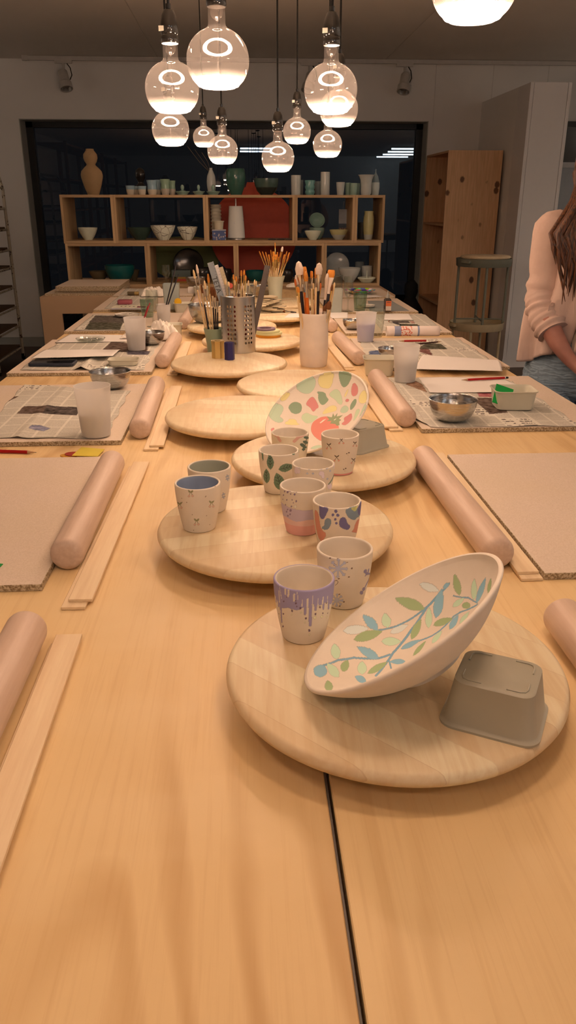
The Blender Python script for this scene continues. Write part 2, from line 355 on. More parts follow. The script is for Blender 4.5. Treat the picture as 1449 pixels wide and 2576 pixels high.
# ---- pendant lamps
M['ring'] = emit('warm_led', (1.0, .665, .46), BULB)
M['fil'] = emit('warm_filament', (1.0, .68, .46), BULB*.1)
M['sock'] = simple('black_porcelain', (.02, .018, .016), .12, var=.1, coat=.6)
def lamp(cx, cy, w, label, cordx=None):
    p = EYE + ray(cx, cy)*(FPX*.125/w)
    o = thing('pendant_lamp', label, 'lamp', p, group='globe pendant lamps over the worktable')
    R = .0625
    prof = [(.0, -.0560), (.026, -.0562), (.0335, -.0550)]
    for k in range(40):
        z = -.0535+k*.0031; q = 2.2 if z < 0 else 2.0
        if abs(z) >= .0605: continue
        r = R*(1-(abs(z)/.0622)**q)**(1/q)
        if r > .0195: prof.append((r, z))
    prof = [(r, z*.92) for r, z in prof]
    prof += [(.0180, .0575), (.0170, .064), (.0168, .092)]
    MB().lathe(prof, 48).build('glass_globe', M['bulb_glass'], o, 60)
    ring = MB().lathe([(.0400, -.0475), (.0505, -.0345), (.0493, -.0340), (.0388, -.0470), (.0400, -.0475)], 48)
    ring.build('light_ring', M['ring'], o, 60)
    MB().lathe([(0, .092), (.0125, .092), (.0125, .078), (.009, .072), (.003, .068), (.0005, .064), (.0005, -.047), (0, -.047)], 16).build('stem', M['bulb_glass'], o)
    MB().lathe([(0, .090), (.0185, .090), (.020, .093), (.020, .104), (.0182, .107), (.020, .110), (.0195, .128), (.0165, .145), (.011, .156), (.006, .158), (.006, .168), (0, .168)], 24).build('socket', M['sock'], o); so_ = [c for c in o.children if c.name.startswith('socket')][-1]
    MB().tube([(0, 0, .165), (0, 0, CZ-p.z)], .0033, 8).build('cord', M['black'], o)
    MB().lathe([(0, CZ-p.z), (.04, CZ-p.z), (.04, CZ-p.z-.012), (.01, CZ-p.z-.02), (0, CZ-p.z-.02)], 20).build('ceiling_rose', M['black'], o)
    MB().box((-.012, -.0185, .118), (.012, .002, .010), 0, RZ(-.3)).build('socket_label', simple('pale_sticker', (.6, .58, .5), .6), so_, 0)
for a in [(548, 150, 157, 'large clear globe lamp hanging high, left of centre, nearest whole globe'),
          (433, 222, 135, 'clear globe lamp with black socket, left of the highest globe'),
          (429, 325, 93, 'clear globe lamp directly below the left globe, its socket hidden'),
          (513, 345, 55, 'smallest and farthest globe lamp with a greyish socket'),
          (560, 378, 77, 'small clear globe lamp just right of the farthest globe'),
          (699, 396, 82, 'lowest hanging globe lamp, on a long black cord at the middle'),
          (747, 330, 70, 'small clear globe lamp up and right of the lowest globe'),
          (832, 225, 133, 'large right-hand globe lamp with another globe showing through it'),
          (852, 274, 97, 'globe lamp seen through and beside the large right-hand globe'),
          (824, 363, 73, 'small globe lamp under the right-hand cluster'),
          (1195, -50, 220, 'globe lamp cut by the top edge at the upper right')]: lamp(*a)
# row continued with added, unseen globe lamps to brighten the near table end
for k, (x, y, z) in enumerate([(-.45, .60, 1.78), (.40, -.20, 1.80), (.28, .66, 1.80), (-.30, -.15, 1.82)]):
    q = Vector((x, y, z))-EYE; t_ = [c for c in COL.objects if c.name == 'pendant_lamp'][0]; c = copy_tree(t_); c.location = (x, y, z)
    c['label'] = 'added unseen globe lamp over the near end of the table, above the frame, %s' % ['left of the viewer', 'right above the viewer', 'just behind the viewer', 'behind to the right', 'behind to the left', 'farthest back'][k]
    for ch in c.children:
        if ch.name.startswith(('cord', 'ceiling_rose')):
            me = ch.data.copy(); ch.data = me; zo = [v.co.z for v in me.vertices]; zm = max(zo)
            for v in me.vertices:
                if v.co.z > .2: v.co.z += (CZ-z)-zm
# warm panel lights added out of view to brighten walls and ceiling
PN = [emit('fill_glow_a', (1.0, .84, .70), PANEL), emit('fill_glow_b', (1.0, .84, .70), PANEL*.35)]
for k, (x, y, s_) in enumerate([(4.7, .8, 'right side, nearest'), (4.7, 3.4, 'right side, farther'), (4.7, 6.3, 'right side, by the window'), (-3.72, 5.9, 'left side, by the window')]):
    M['panel'] = PN[0 if k < 2 else 1]
    o = thing('added_panel_light', 'square hanging panel light, added out of view on the %s' % s_, 'light', (x, y, CZ-.002)); MB().box((0, 0, -.55), (.62, .62, .02)).build('frame', M['white_metal'], o, 0); MB().box((0, 0, -.564), (.56, .56, .006)).build('diffuser', M['panel'], o, 0); MB().box((0, 0, -.536), (.56, .56, .006)).build('upward_diffuser', M['panel'], o, 0); MB().tube([(0, 0, -.53), (0, 0, 0)], .006, 8).build('rod', M['white_metal'], o)

# ================================================================ SHELVING AT THE WINDOW
SY = 5.82; SD = .42
plat = thing('plywood_plinth', 'long cream board plinth carrying the shelf boxes behind the table', 'plinth', (-.15, 5.22, 0))
pz = .874
MB().box((0, .675, pz-.01), (2.30, 1.35, .02)).build('top_board', M['platform'], plat, 0)
ap = MB(); ap.box((0, .012, pz-.02-.043), (2.30, .024, .086)); ap.build('apron', M['platform'], plat, 0)
for x in (-1.085, 1.085): MB().box((x, .012, (pz-.106)/2), (.13, .024, pz-.106)).build('leg', M['platform'], plat, 0)
for x in (-1.085, 1.085): MB().box((x, 1.335, (pz-.02)/2), (.13, .024, pz-.02)).build('leg', M['platform'], plat, 0)
BX = [('left top', -1.24, -.879, 1), ('second top', -.879, -.245, 1), ('third top', -.245, .377, 1), ('fourth top', .377, .80, 1), ('narrow top right', .80, 1.01, 1),
      ('left bottom', -1.235, -.667, 0), ('second bottom', -.667, -.042, 0), ('third bottom', -.042, .587, 0), ('right bottom', .587, .995, 0)]
names = ['pine shelf box at the upper left holding one white bowl', 'pine shelf box with a dark bowl and two crackle bowls', 'pine shelf box in front of the red disc with a kitchen roll',
         'pine shelf box with stacked bowls and a hanging card', 'narrow pine shelf box at the upper right end', 'pine shelf box at the lower left with the teal bowl',
         'lower pine shelf box in front of the green panel', 'lower pine shelf box in front of the red disc', 'lower pine shelf box at the right with white bowls and mug']
for (nm, xa, xb, up), lab in zip(BX, names):
    z0, z1 = (1.17, 1.486) if up else (.875, 1.169)
    o = thing('shelf_box', lab, 'shelf', ((xa+xb)/2, SY, z0), group='stacked pine shelf boxes')
    w_ = xb-xa-.001; h = z1-z0; t = .0175
    for sx in (-1, 1): MB().box((sx*(w_/2-t/2), SD/2, h/2), (t, SD, h)).build('side_panel', M['shelf_v'], o, 0)
    MB().box((0, SD/2, t/2), (w_-2*t, SD, t)).build('bottom_panel', M['shelf'], o, 0)
    MB().box((0, SD/2, h-t/2), (w_-2*t, SD, t)).build('top_panel', M['shelf'], o, 0)
def disc_panel(name, label, px, py, rpx, Y, col, neck):
    c = atY(px, py, Y); s = mpp(c); R = c.z-.8745
    if neck:
        al = math.asin(.17); pts = [(R*math.cos(PI/2-al-(2*PI-2*al)*k/70), R*math.sin(PI/2-al-(2*PI-2*al)*k/70)) for k in range(71)]
        pts += [(-R*.13, R*1.09), (R*.13, R*1.09)]
    else: pts = [(math.copysign(abs(math.cos(q))**.72, math.cos(q))*.262, math.copysign(abs(math.sin(q))**.72, math.sin(q))*R) for q in [-2*PI*k/72 for k in range(72)]]
    o = MB().prism(pts, -.006, .006, 0, T(c.x, Y, c.z) @ RX(PI/2)).build(name, simple(name+'_paint', col, .6), None, 30)
    tag(o, label, 'panel'); return o
disc_panel('red_disc', 'big red disc with a short neck, standing behind the shelf boxes', 638, 588, 122, 6.40, obs(140, 42, 22, 1.9), True)
disc_panel('green_board', 'dark olive green rounded board behind the lower left shelf boxes', 466, 648, 92, 6.48, obs(62, 56, 22, 2.2), False)
# pots
def glaze(name, c1, rough=.18, c2=None, zsplit=None, var=.12, scale=30):
    if name in _cache: return _cache[name]
    b = NB(name); v = b.coord(); n = b.noise(v, scale, 3); c = b.mix(n, dk(c1, 1-var), tuple(min(1, x*(1+var)) for x in c1))
    if c2 is not None:
        z = b.sep(v)[2]; wob = b.math('ADD', z, b.math('MULTIPLY', b.noise(v, 25, 1), .004)); f = b.math('LESS_THAN', wob, zsplit+.002); c = b.mix(f, c, c2)
    _cache[name] = b.fin(c, rough, 0, .5); return _cache[name]
WHT = obs(190, 165, 140, 1.5)
G = {'clay': simple('raw_clay', obs(176, 122, 76, .8), .85, var=.08, scale=40), 'white': glaze('white_glaze', obs(150, 128, 108, 1.7)),
     'blue': glaze('pale_blue_glaze', obs(112, 112, 105, 1.9), c2=obs(165, 130, 100, 1.7), zsplit=.035), 'green': glaze('pale_green_glaze', obs(112, 112, 82, 1.8), c2=obs(150, 118, 92, 1.7), zsplit=.04),
     'celadon': glaze('celadon_glaze', obs(112, 112, 88, 1.7)), 'pine': glaze('dark_green_glaze', obs(44, 62, 46, 1.5)), 'teal': glaze('teal_glaze', obs(16, 56, 48, 1.6), .15),
     'black': glaze('black_glaze', (.02, .02, .02), .15), 'grey': glaze('grey_glaze', obs(105, 95, 84, 1.5)), 'sand': glaze('sand_glaze', obs(150, 122, 76, 1.6), c2=obs(150, 128, 105, 1.5), zsplit=.035), 'offw': glaze('offwhite_glaze', obs(175, 150, 118, 1.6), .3)}
b = NB('crackle_glaze'); v = b.coord(); n = b.N.new('ShaderNodeTexVoronoi'); n.feature = 'DISTANCE_TO_EDGE'; b.link(v, n.inputs[0]); n.inputs['Scale'].default_value = 22
G['crackle'] = b.fin(b.mix(b.math('LESS_THAN', n.outputs[0], .022), obs(180, 152, 122, 1.6), obs(60, 45, 35)), .3)
def prof_of(kind, r, h):
    t = .004
    P = {'bowl': [(0, 0), (.42, 0), (.44, .04), (.62, .25), (.82, .55), (.96, .85), (1, 1)],
         'deepbowl': [(0, 0), (.5, 0), (.52, .04), (.78, .25), (.95, .55), (1.0, .8), (1, 1)],
         'tumbler': [(0, 0), (.88, 0), (.92, .02), (.94, .3), (.98, .7), (1, 1)],
         'straight': [(0, 0), (.94, 0), (1, .02), (1, .5), (1, 1)],
         'cup': [(0, 0), (.70, 0), (.74, .03), (.84, .35), (.94, .75), (1, 1)],
         'waist': [(0, 0), (.68, 0), (.80, .12), (.90, .3), (.86, .55), (.84, .7), (.92, .86), (1, 1)],
         'flare': [(0, 0), (.55, 0), (.62, .1), (.64, .5), (.70, .75), (.85, .92), (1, 1)],
         'pot': [(0, 0), (.55, 0), (.62, .06), (.90, .35), (1, .62), (.96, .85), (.86, 1)],
         'stack': [(0, 0), (.7, 0), (.9, .12), (.92, .25), (.78, .36), (.9, .48), (.92, .6), (.8, .7), (1, .95), (.96, 1)],
         'dish': [(0, 0), (.5, 0), (.55, .2), (.9, .7), (1, 1)]}[kind]
    o = [(a*r, z*h) for a, z in P]; inn = [(max(a*r-t, .001), max(z*h, t)) for a, z in P[2:]][::-1]
    return o+[(o[-1][0]-t*.5, h+t*.3)]+inn+[(0, t)]
def pot(name, label, cat, kind, mat_, px0, px1, pyt, pyb, Y, z=None, group=None, seg=32, solid=False, prof=None, parts=None):
    """a thrown pot whose silhouette spans px0..px1, pyt..pyb on the upright plane Y"""
    a = atY((px0+px1)/2, pyb, Y); s = mpp(a); r = (px1-px0)*s/2; h = (pyb-pyt)*s/math.cos(PITCH)*.985
    if z is None: z = a.z
    pr = prof_of(kind, r, h) if prof is None else [(q*r, k*h) for q, k in prof]
    m = MB().lathe(pr, seg); o = m.build(name, mat_, None, 50, (a.x, Y, z)); tag(o, label, cat, group); return o, r, h
ZT, ZM, ZL = 1.486, 1.1875, .8925
def top(*a, **k): return pot(*a, Y=k.pop('Y', 5.95), z=ZT, **k)
top('gourd_vase', 'unglazed clay gourd-shaped vase on the left end of the shelf top', 'vase', None, G['clay'], 208, 262, 388, 487,
    prof=[(0, 0), (.50, 0), (.55, .02), (.80, .2), (.98, .38), (1, .44), (.92, .52), (.62, .60), (.42, .645), (.40, .67), (.55, .73), (.64, .80), (.62, .88), (.42, .95), (.36, .97), (.36, 1), (.30, 1), (.30, .9), (0, .85)])
top('cup', 'small pale blue cup, leftmost cup on the shelf top', 'cup', 'cup', G['blue'], 317, 340, 466, 486)
top('cup', 'pale blue cup peeking out behind the two small front cups', 'cup', 'cup', G['blue'], 335, 352, 467, 486, Y=6.05)
top('cup', 'small pale blue cup in front of the black bust', 'cup', 'cup', G['blue'], 347, 369, 468, 487, Y=5.92)
top('goblet', 'wide pale blue waisted beaker right of the small cups', 'cup', 'waist', G['blue'], 370, 397, 455, 487)
top('goblet', 'narrow pale blue beaker behind the wide blue beaker', 'cup', 'waist', G['blue'], 390, 406, 454, 487, Y=6.08)
top('goblet', 'tall pale green waisted beaker, left one of the green pair', 'cup', 'waist', G['green'], 404, 429, 454, 488)
top('goblet', 'shorter pale green beaker, right one of the green pair', 'cup', 'waist', G['green'], 425, 443, 457, 488, Y=6.03)
# bust
bp = atY(355, 487, 6.12); bust = MB().lathe([(0, 0), (.048, 0), (.05, .03), (.04, .06), (.022, .075), (.02, .09), (.033, .115), (.036, .14), (.03, .165), (.012, .18), (0, .182)], 24)
tag(bust.build('bust', M['black'], None, 50, (bp.x, 6.14, ZT)), 'black head-and-shoulders bust behind the blue cups', 'sculpture')
def lidded(px0, px1, pyt, pyb, lab):
    a = atY((px0+px1)/2, pyb, 5.92); s = mpp(a); r = (px1-px0)*s/2
    o = thing('butter_dish', lab, 'dish', (a.x, 5.95, ZT)); MB().lathe([(0, 0), (r*.6, 0), (r*.7, .006), (r, .022), (r*.97, .024), (r*.7, .012), (0, .010)], 28).build('dish', G['celadon'], o)
    MB().lathe([(0, .012), (r*.62, .014), (r*.6, .022), (r*.3, .028), (r*.16, .030), (r*.22, .040), (r*.26, .052), (r*.16, .064), (0, .068)], 24).build('egg_lid', G['celadon'], o)
lidded(440, 477, 465, 488, 'pale green dish with an egg-shaped knob, left of the three dishes')
lidded(484, 515, 467, 489, 'pale green dish with an egg-shaped knob, middle of the three dishes')
lidded(519, 554, 468, 490, 'pale green dish with an egg-shaped knob, right one before the bottle vase')
bv, r_, h_ = top('bottle_vase', 'slim white bottle vase with bare twigs on the shelf top', 'vase', None, G['white'], 521, 544, 429, 488, Y=6.06,
    prof=[(0, 0), (.62, 0), (.7, .03), (.95, .3), (1, .5), (.85, .72), (.42, .9), (.30, .95), (.36, 1), (.24, 1), (.2, .9), (0, .8)])
tw = MB()
for k in range(3): tw.tube([(0, 0, h_*.8), (-.02-.03*k, 0, h_+.04), (-.06-.05*k, .01*k, h_+.10+.02*k)], .0011, 5)
tw.build('twigs', simple('dry_twig', (.2, .14, .08), .8), bv)
top('round_pot', 'large dark green round pot on the shelf top', 'pot', 'pot', G['pine'], 569, 619, 432, 489)
top('wide_bowl', 'wide dark green bowl beside the lowest lamp on the shelf top', 'bowl', 'deepbowl', glaze('banded_green', obs(52, 56, 44, 1.6), c2=obs(34, 32, 24, 1.4), zsplit=.05), 640, 701, 453, 489)
top('tumbler', 'tall white tumbler right of the wide green bowl', 'cup', 'tumbler', G['white'], 732, 757, 447, 490)
top('tumbler', 'grey tumbler behind the tall white tumbler', 'cup', 'tumbler', G['grey'], 747, 763, 456, 489, Y=6.1)
top('stacked_cup', 'celadon green ribbed beaker between the two tall tumblers', 'cup', 'stack', glaze('sea_green', obs(78, 98, 82, 1.8)), 766, 793, 458, 490)
top('tumbler', 'dull grey cup directly left of the tall white cylinder', 'cup', 'cup', G['grey'], 790, 809, 459, 489, Y=6.08)
top('cylinder_vase', 'tallest white cylinder vase on the right half of the shelf top', 'vase', 'straight', G['white'], 806, 829, 440, 490)
top('cup', 'small white beaker right of the tall cylinder', 'cup', 'cup', G['white'], 845, 867, 463, 491)
top('cup', 'small green cup, left one before the flared vase', 'cup', 'tumbler', G['celadon'], 868, 882, 464, 491, Y=6.0)
top('cup', 'small green cup, middle one before the flared vase', 'cup', 'tumbler', G['celadon'], 880, 899, 465, 491)
top('cup', 'small green cup hidden partly behind the flared vase', 'cup', 'tumbler', G['celadon'], 893, 905, 465, 491, Y=6.08)
top('flared_vase', 'white vase with a wide flared rim near the right shelf end', 'vase', 'flare', G['white'], 899, 941, 447, 491)
top('teardrop_bottle', 'small grey and white teardrop bottle at the right shelf end', 'bottle', None, glaze('grey_over_white', obs(100, 96, 86, 1.6), c2=obs(160, 140, 118, 1.6), zsplit=.085), 932, 954, 434, 491, Y=6.02,
    prof=[(0, 0), (.75, 0), (.85, .04), (1, .3), (.96, .5), (.6, .72), (.2, .84), (.1, .9), (.13, 1), (0, 1)])
def mid(*a, **k): return pot(*a, Y=k.pop('Y', 5.98), z=ZM, **k)
mid('bowl', 'white speckled bowl alone in the upper left shelf box', 'bowl', 'bowl', G['offw'], 199, 247, 576, 603)
mid('bowl', 'dark green bowl left of the crackle bowls', 'bowl', 'bowl', glaze('dark_sage', obs(40, 46, 34, 1.6)), 323, 384, 575, 602)
mid('crackle_bowl', 'larger white bowl with dark crackle lines', 'bowl', 'bowl', G['crackle'], 381, 443, 573, 605, Y=5.94)
mid('crackle_bowl', 'smaller white crackle bowl beside the larger one', 'bowl', 'bowl', G['crackle'], 447, 498, 576, 605, Y=5.94)
# tubs
mid('plastic_tub', 'tall stack of ribbed cream plastic tubs behind the upright tub', 'tub', None, M['tray'], 532, 559, 530, 606, Y=6.08,
    prof=[(0, 0), (.80, 0)]+[q for k in range(9) for q in ((.86, .08+k*.1), (1, .10+k*.1), (1, .13+k*.1), (.9, .14+k*.1))]+[(1, 1), (.94, 1), (.9, .9), (0, .9)])
p = atY(551, 605, 5.90); bx = thing('gift_box', 'small blue and white patterned box under the cream tub', 'box', (p.x, 5.93, ZM), 0.05)
b = NB('blue_pattern'); v = b.vor(b.coord(), 60); M['bluepat'] = b.fin(b.mix(b.math('LESS_THAN', v, .35), srgb(60, 84, 140), srgb(170, 165, 175)), .5)
MB().box((0, 0, .0325), (.096, .09, .065)).build('box_body', M['bluepat'], bx, 0); MB().box((0, 0, .067), (.10, .094, .006)).build('lid', simple('box_lid', (.5, .5, .55), .6), bx, 0)
tag(MB().lathe([(0, 0), (.030, 0), (.036, .050), (.040, .052), (.040, .057), (.036, .057), (.03, .004), (0, .004)], 24).build('plastic_tub', M['tray'], None, 50, (p.x, 5.93, ZM+.0705)), 'single cream tub standing on the blue patterned box', 'tub')
p = atY(595, 606, 5.95); kr = thing('kitchen_roll', 'kitchen roll on an upright steel holder before the red disc', 'kitchen roll', (p.x, 5.97, ZM))
MB().lathe([(0, 0), (.062, 0), (.062, .008), (.058, .010), (0, .010)], 28).build('holder_base', M['steel'], kr); MB().tube([(0, 0, .008), (0, 0, .275)], .006, 10).build('holder_rod', M['steel'], kr)
b = NB('kitchen_paper'); v = b.vor(b.coord(), 24); M['kpaper'] = b.fin(b.mix(b.math('LESS_THAN', v, .12), obs(190, 160, 136, 1.3), obs(130, 118, 130, 1.3)), .9)
MB().lathe([(.016, .012), (.062, .012), (.056, .12), (.048, .226), (.016, .226), (.016, .012)], 32).build('paper_roll', M['kpaper'], kr)
# pens lying about
for k in range(12):
    q = atY(684+(k//4)*22+(k % 4)*1.5, 606, 5.90); c = [(.02, .02, .02), (.3, .05, .04), (.35, .3, .25), (.05, .05, .07)][k % 4]
    m = MB().tube([(-.028, 0, 0), (.024, 0, 0), (.030, 0, 0)], [.0045, .0045, .001], 8, 0, RZ(random.uniform(-.3, .3)))
    tag(m.build('glaze_pen', simple('pen_%d' % (k % 4), c, .35), None, 40, (q.x, 5.93+(k % 4-1.5)*.034, ZM+.0047)), 'short glazing pen lying in the loose heap before the red disc', 'pen', 'glazing pens in a heap on the middle shelf')
tag(MB().box((0, 0, .004), (.10, .06, .008), 0, RZ(.1)).build('notepad', simple('note', (.35, .33, .3), .8), None, 0, (atY(583, 606, 5.9).x, 6.13, ZM)), 'small grey notepad beside the kitchen roll', 'notepad')
mid('bowl', 'small cream bowl in front of the stacked bowls', 'bowl', 'bowl', G['offw'], 766, 808, 588, 608, Y=5.90)
mid('bowl', 'grey-green bowl carrying the tipped bowl', 'bowl', 'deepbowl', G['celadon'], 778, 816, 582, 607, Y=6.06)
tp = atY(797, 580, 6.06); o_ = MB().lathe(prof_of('bowl', .057, .05), 28, 0, RX(math.radians(62))).build('bowl', G['celadon'], None, 50, (tp.x, 6.09, ZM+.108)); tag(o_, 'celadon bowl tipped on its side on top of the other bowls', 'bowl')
mid('bowl', 'sand coloured conical bowl below the hanging card', 'bowl', 'bowl', G['sand'], 828, 875, 584, 606, Y=5.93)
mid('tall_vase', 'tall sand coloured bottle-shaped vase in the narrow right box', 'vase', None, G['sand'], 912, 939, 545, 608, Y=5.93,
    prof=[(0, 0), (.70, 0), (.76, .03), (.92, .3), (1, .6), (.94, .8), (.82, .9), (.86, 1), (.76, 1), (.7, .9), (0, .85)])
mid('tumbler', 'dark grey beaker behind the tall sand vase', 'cup', 'tumbler', glaze('dim_grey', obs(66, 56, 46)), 899, 922, 570, 606, Y=6.06)
p = atY(864, 552, 6.1); cd = thing('hanging_card', 'narrow card with a small photograph hanging in the fourth top box', 'card', (p.x, 6.14, p.z))
MB().box((0, 0, .02), (.060, .002, .10)).build('card_text', simple('card_grey', obs(140, 118, 104, 1.3), .8), cd, 0); MB().box((0, 0, -.045), (.060, .002, .03)).build('card_band', simple('card_blue', srgb(72, 84, 98), .8), cd, 0)
b = NB('card_photo'); v = b.noise(b.coord(), 90, 3); MB().box((0, 0, -.078), (.060, .002, .036)).build('card_photo', b.fin(b.mix(b.mr(v, .4, .6), srgb(50, 30, 30), srgb(150, 130, 120)), .6), cd, 0)
MB().tube([(0, 0, .07), (.006, 0, .125)], .0012, 5).build('string', simple('string', (.5, .45, .4), .8), cd)
def low(*a, **k): return pot(*a, Y=k.pop('Y', 5.98), z=ZL, **k)
low('glazed_bowl', 'big glossy teal bowl in the lower left box', 'bowl', 'deepbowl', G['teal'], 267, 340, 667, 706)
low('bowl', 'tan clay bowl behind the big teal bowl', 'bowl', 'bowl', simple('tan_clay', obs(96, 70, 42, 1.3), .7), 226, 275, 684, 706, Y=6.1)
low('bowl', 'tan clay bowl right behind the teal bowl', 'bowl', 'bowl', simple('tan_clay', obs(96, 70, 42, 1.3), .7), 325, 352, 682, 706, Y=6.12)
low('round_pot', 'black glossy round pot in front of the green panel', 'pot', 'pot', G['black'], 484, 534, 678, 712, Y=5.92)
p = atY(487, 680, 6.1); tag(MB().lathe([(0, -.004), (.10, -.004), (.115, .006), (.11, .008), (.1, .002), (0, .002)], 40, 0, T(0, 0, .10) @ RX(math.radians(80))).build('dark_plate', G['black'], None, 50, (p.x-.04, 6.16, ZL+.012)), 'large black plate leaning on edge before the green panel', 'plate')
p = atY(462, 712, 5.9); o = thing('pigment_box', 'lower box with yellow and red stripes in the second bottom box', 'box', (p.x, 5.92, ZL))
MB().box((0, 0, .022), (.098, .07, .044)).build('box_body', simple('yellow_card', srgb(140, 110, 40), .7), o, 0); MB().box((0, -.0355, .022), (.098, .002, .016)).build('red_band', simple('red_card', srgb(150, 48, 30), .7), o, 0)
tag(MB().box((0, 0, .0225), (.135, .09, .045)).build('storage_box', simple('grey_teal_box', srgb(70, 84, 84), .6), None, 0, (p.x-.015, 5.93, ZL+.0445)), 'grey-teal box resting on the yellow and red one', 'box')
low('teal_dish', 'flat dark teal dish in the third bottom box', 'dish', 'deepbowl', G['teal'], 618, 666, 682, 706, Y=6.02)
low('small_pot', 'small black pot left of the teal dish', 'pot', 'pot', G['black'], 557, 584, 678, 708, Y=5.95)
low('small_pot', 'dark pot behind the pale brush vase', 'pot', 'pot', G['black'], 705, 738, 680, 708, Y=5.95)
low('serving_bowl', 'wide white bowl at the front of the lower right box', 'bowl', 'bowl', G['white'], 850, 906, 680, 712, Y=5.92)
p = atY(848, 710, 6.12); tag(MB().lathe([(0, 0), (.05, 0), (.092, .022), (.088, .025), (.05, .006), (0, .005)], 40, 0, T(0, 0, .088) @ RX(math.radians(70))).build('plate', G['white'], None, 50, (p.x, 6.165, ZL+.012)), 'white plate standing on edge behind the wide white bowl', 'plate')
low('mug', 'white cylindrical mug on the saucer in the lower right box', 'mug', 'straight', G['white'], 909, 935, 671, 704, Y=6.03)
low('mug', 'grey mug behind the white cylindrical mug', 'mug', 'straight', G['grey'], 892, 915, 665, 704, Y=6.14)
low('saucer', 'cream saucer with a little cone on it', 'saucer', None, G['offw'], 899, 945, 700, 712, Y=5.885,
    prof=[(0, 0), (.55, 0), (.6, .1), (1, .8), (.97, .95), (.6, .3), (.10, .3), (.03, 2.2), (0, 2.3)])
# particle boards stacked on the plinth
for k, (xa, xb, dy) in enumerate([(-1.28, -.80, 0), (-1.22, -.80, .02), (-1.20, -.802, .0), (-1.21, -.80, .01)]):
    o = MB().box(((xa+xb)/2, 5.53+dy, pz+.007+k*.0145), (xb-xa, .50, .0135)).build('particle_board', [M['particle'], M['particle_edge']], None, 0)
    for p_ in o.data.polygons: p_.material_index = 0 if abs(p_.normal.z) > .9 else 1
    tag(o, 'particle board in the stack on the plinth, %s' % ['lowest one', 'second from the bottom', 'third from the bottom', 'topmost'][k], 'board', 'spare particle boards on the plinth')

# ================================================================ RIGHT SIDE: bookcase, stacked tray tables, bag
bc = thing('pine_bookcase', 'knotty pine bookcase seen from its side against the partition', 'bookcase', (1.88, 7.62, 0))
W_, D_, H_ = .50, .88, 1.875
for y in (0.009, D_-.009): MB().box((W_/2, y, H_/2), (W_, .018, H_)).build('side_panel', M['pine'], bc, 0)
MB().box((W_-.006, D_/2, H_/2), (.010, D_-.04, H_-.02)).build('back_panel', M['pine'], bc, 0)
for z in (.06, .52, 1.24, H_-.009): MB().box((W_/2-.006, D_/2, z), (W_-.012, D_-.036, .018)).build('shelf', M['pine'], bc, 0)
for k in range(2): tag(MB().box((0, 0, .034), (.055, .055, .068), 0, None, .004).build('small_box', simple('white_card', (.6, .58, .55), .7), None, 0, (1.98, 7.74+k*.066, 1.249)), 'small white box on the bookcase shelf, %s' % ['nearer one', 'farther one'][k], 'box', 'two white boxes in the bookcase')
def tray_table(x, y, z, mat_, label, lid, rz):
    o = thing('tray_table', label, 'side table', (x, y, z), rz); R = .215; h = .53
    MB().lathe([(0, h-.060), (R-.004, h-.060), (R, h-.055), (R+.004, h), (R, h), (R-.006, h-.036), (0, h-.036)], 56).build('tray', mat_, o)
    for k in range(4):
        a = PI/4+k*PI/2; c, s_ = math.cos(a)*(R-.021), math.sin(a)*(R-.021)
        MB().tube([(c, s_, 0), (c, s_, h-.058)], .0105, 8).build('leg', mat_, o)
    for k in range(2):
        a = PI/4+k*PI/2; MB().tube([(math.cos(a)*(R-.021), math.sin(a)*(R-.021), .055), (-math.cos(a)*(R-.021), -math.sin(a)*(R-.021), .055)], .006, 6).build('cross_bar', mat_, o)
    for sx in (-1, 1): MB().box((sx*(R+.012), 0, h-.02), (.03, .08, .022), 0, None, .004).build('grip', mat_, o)
    return o
ty = simple('cream_yellow_steel', (.52, .43, .27), .45); tg = simple('grey_green_steel', (.20, .205, .16), .45)
pt = atY(1200, 800, 6.42); tray_table(pt.x, 6.42, 0, ty, 'cream yellow round tray table, lower one by the pine bookcase', 0, .3)
pt = atY(1218, 650, 6.42); tray_table(pt.x-.0, 6.42, .495, tg, 'grey-green round tray table standing on the cream yellow one', 0, .65)
tag(MB().lathe([(0, 0), (.19, 0), (.195, .006), (.195, .016), (.19, .02), (0, .02)], 48).build('round_board', M['slat'], None, 40, (pt.x+.01, 6.42, .495+.5305)), 'pale round wooden board lying on the grey-green tray table', 'board')
bgp = atY(1072, 800, 8.1); bb = MB()
for k in range(1): bb.loft([[(rx*math.cos(a)*(.1+.0), ry*math.sin(a)*.1, z) for a in [2*PI*j/24 for j in range(24)]] for rx, ry, z in ((1.1, 1.1, 0), (1.55, 1.5, .1), (1.6, 1.5, .25), (1.3, 1.2, .42), (.75, .8, .50), (.5, .6, .54), (.7, .8, .60), (.65, .7, .67), (.3, .3, .71))], True, True)
tag(bb.build('backpack', simple('black_cloth', (.012, .012, .012), .9), None, 60, (1.70, 8.05, 0)), 'slumped black bag on the floor between the window and the bookcase', 'bag')
# things beyond the cupboard
wb_ = thing('whiteboard', 'grey framed board at the right edge behind the person', 'whiteboard', (3.55, 8.45, 0))
MB().box((0, 0, 1.0), (.9, .02, 1.55)).build('panel', simple('grey_panel', (.36, .38, .40), .5), wb_, 0)
MB().box((0, -.012, 1.79), (.94, .02, .05)).box((-.45, -.012, 1.0), (.045, .02, 1.6)).box((.45, -.012, 1.0), (.045, .02, 1.6)).build('frame', simple('light_frame', (.5, .5, .5), .5), wb_, 0)
for x in (-.4, .4): MB().box((x, 0, .115), (.03, .03, .23)).build('leg', M['frame'], wb_, 0)
MB().lathe([(0, -.004), (.012, -.004), (.012, .004), (0, .004)], 12, 0, T(-.38, -.026, 1.765) @ RX(PI/2)).build('magnet', M['black'], wb_)
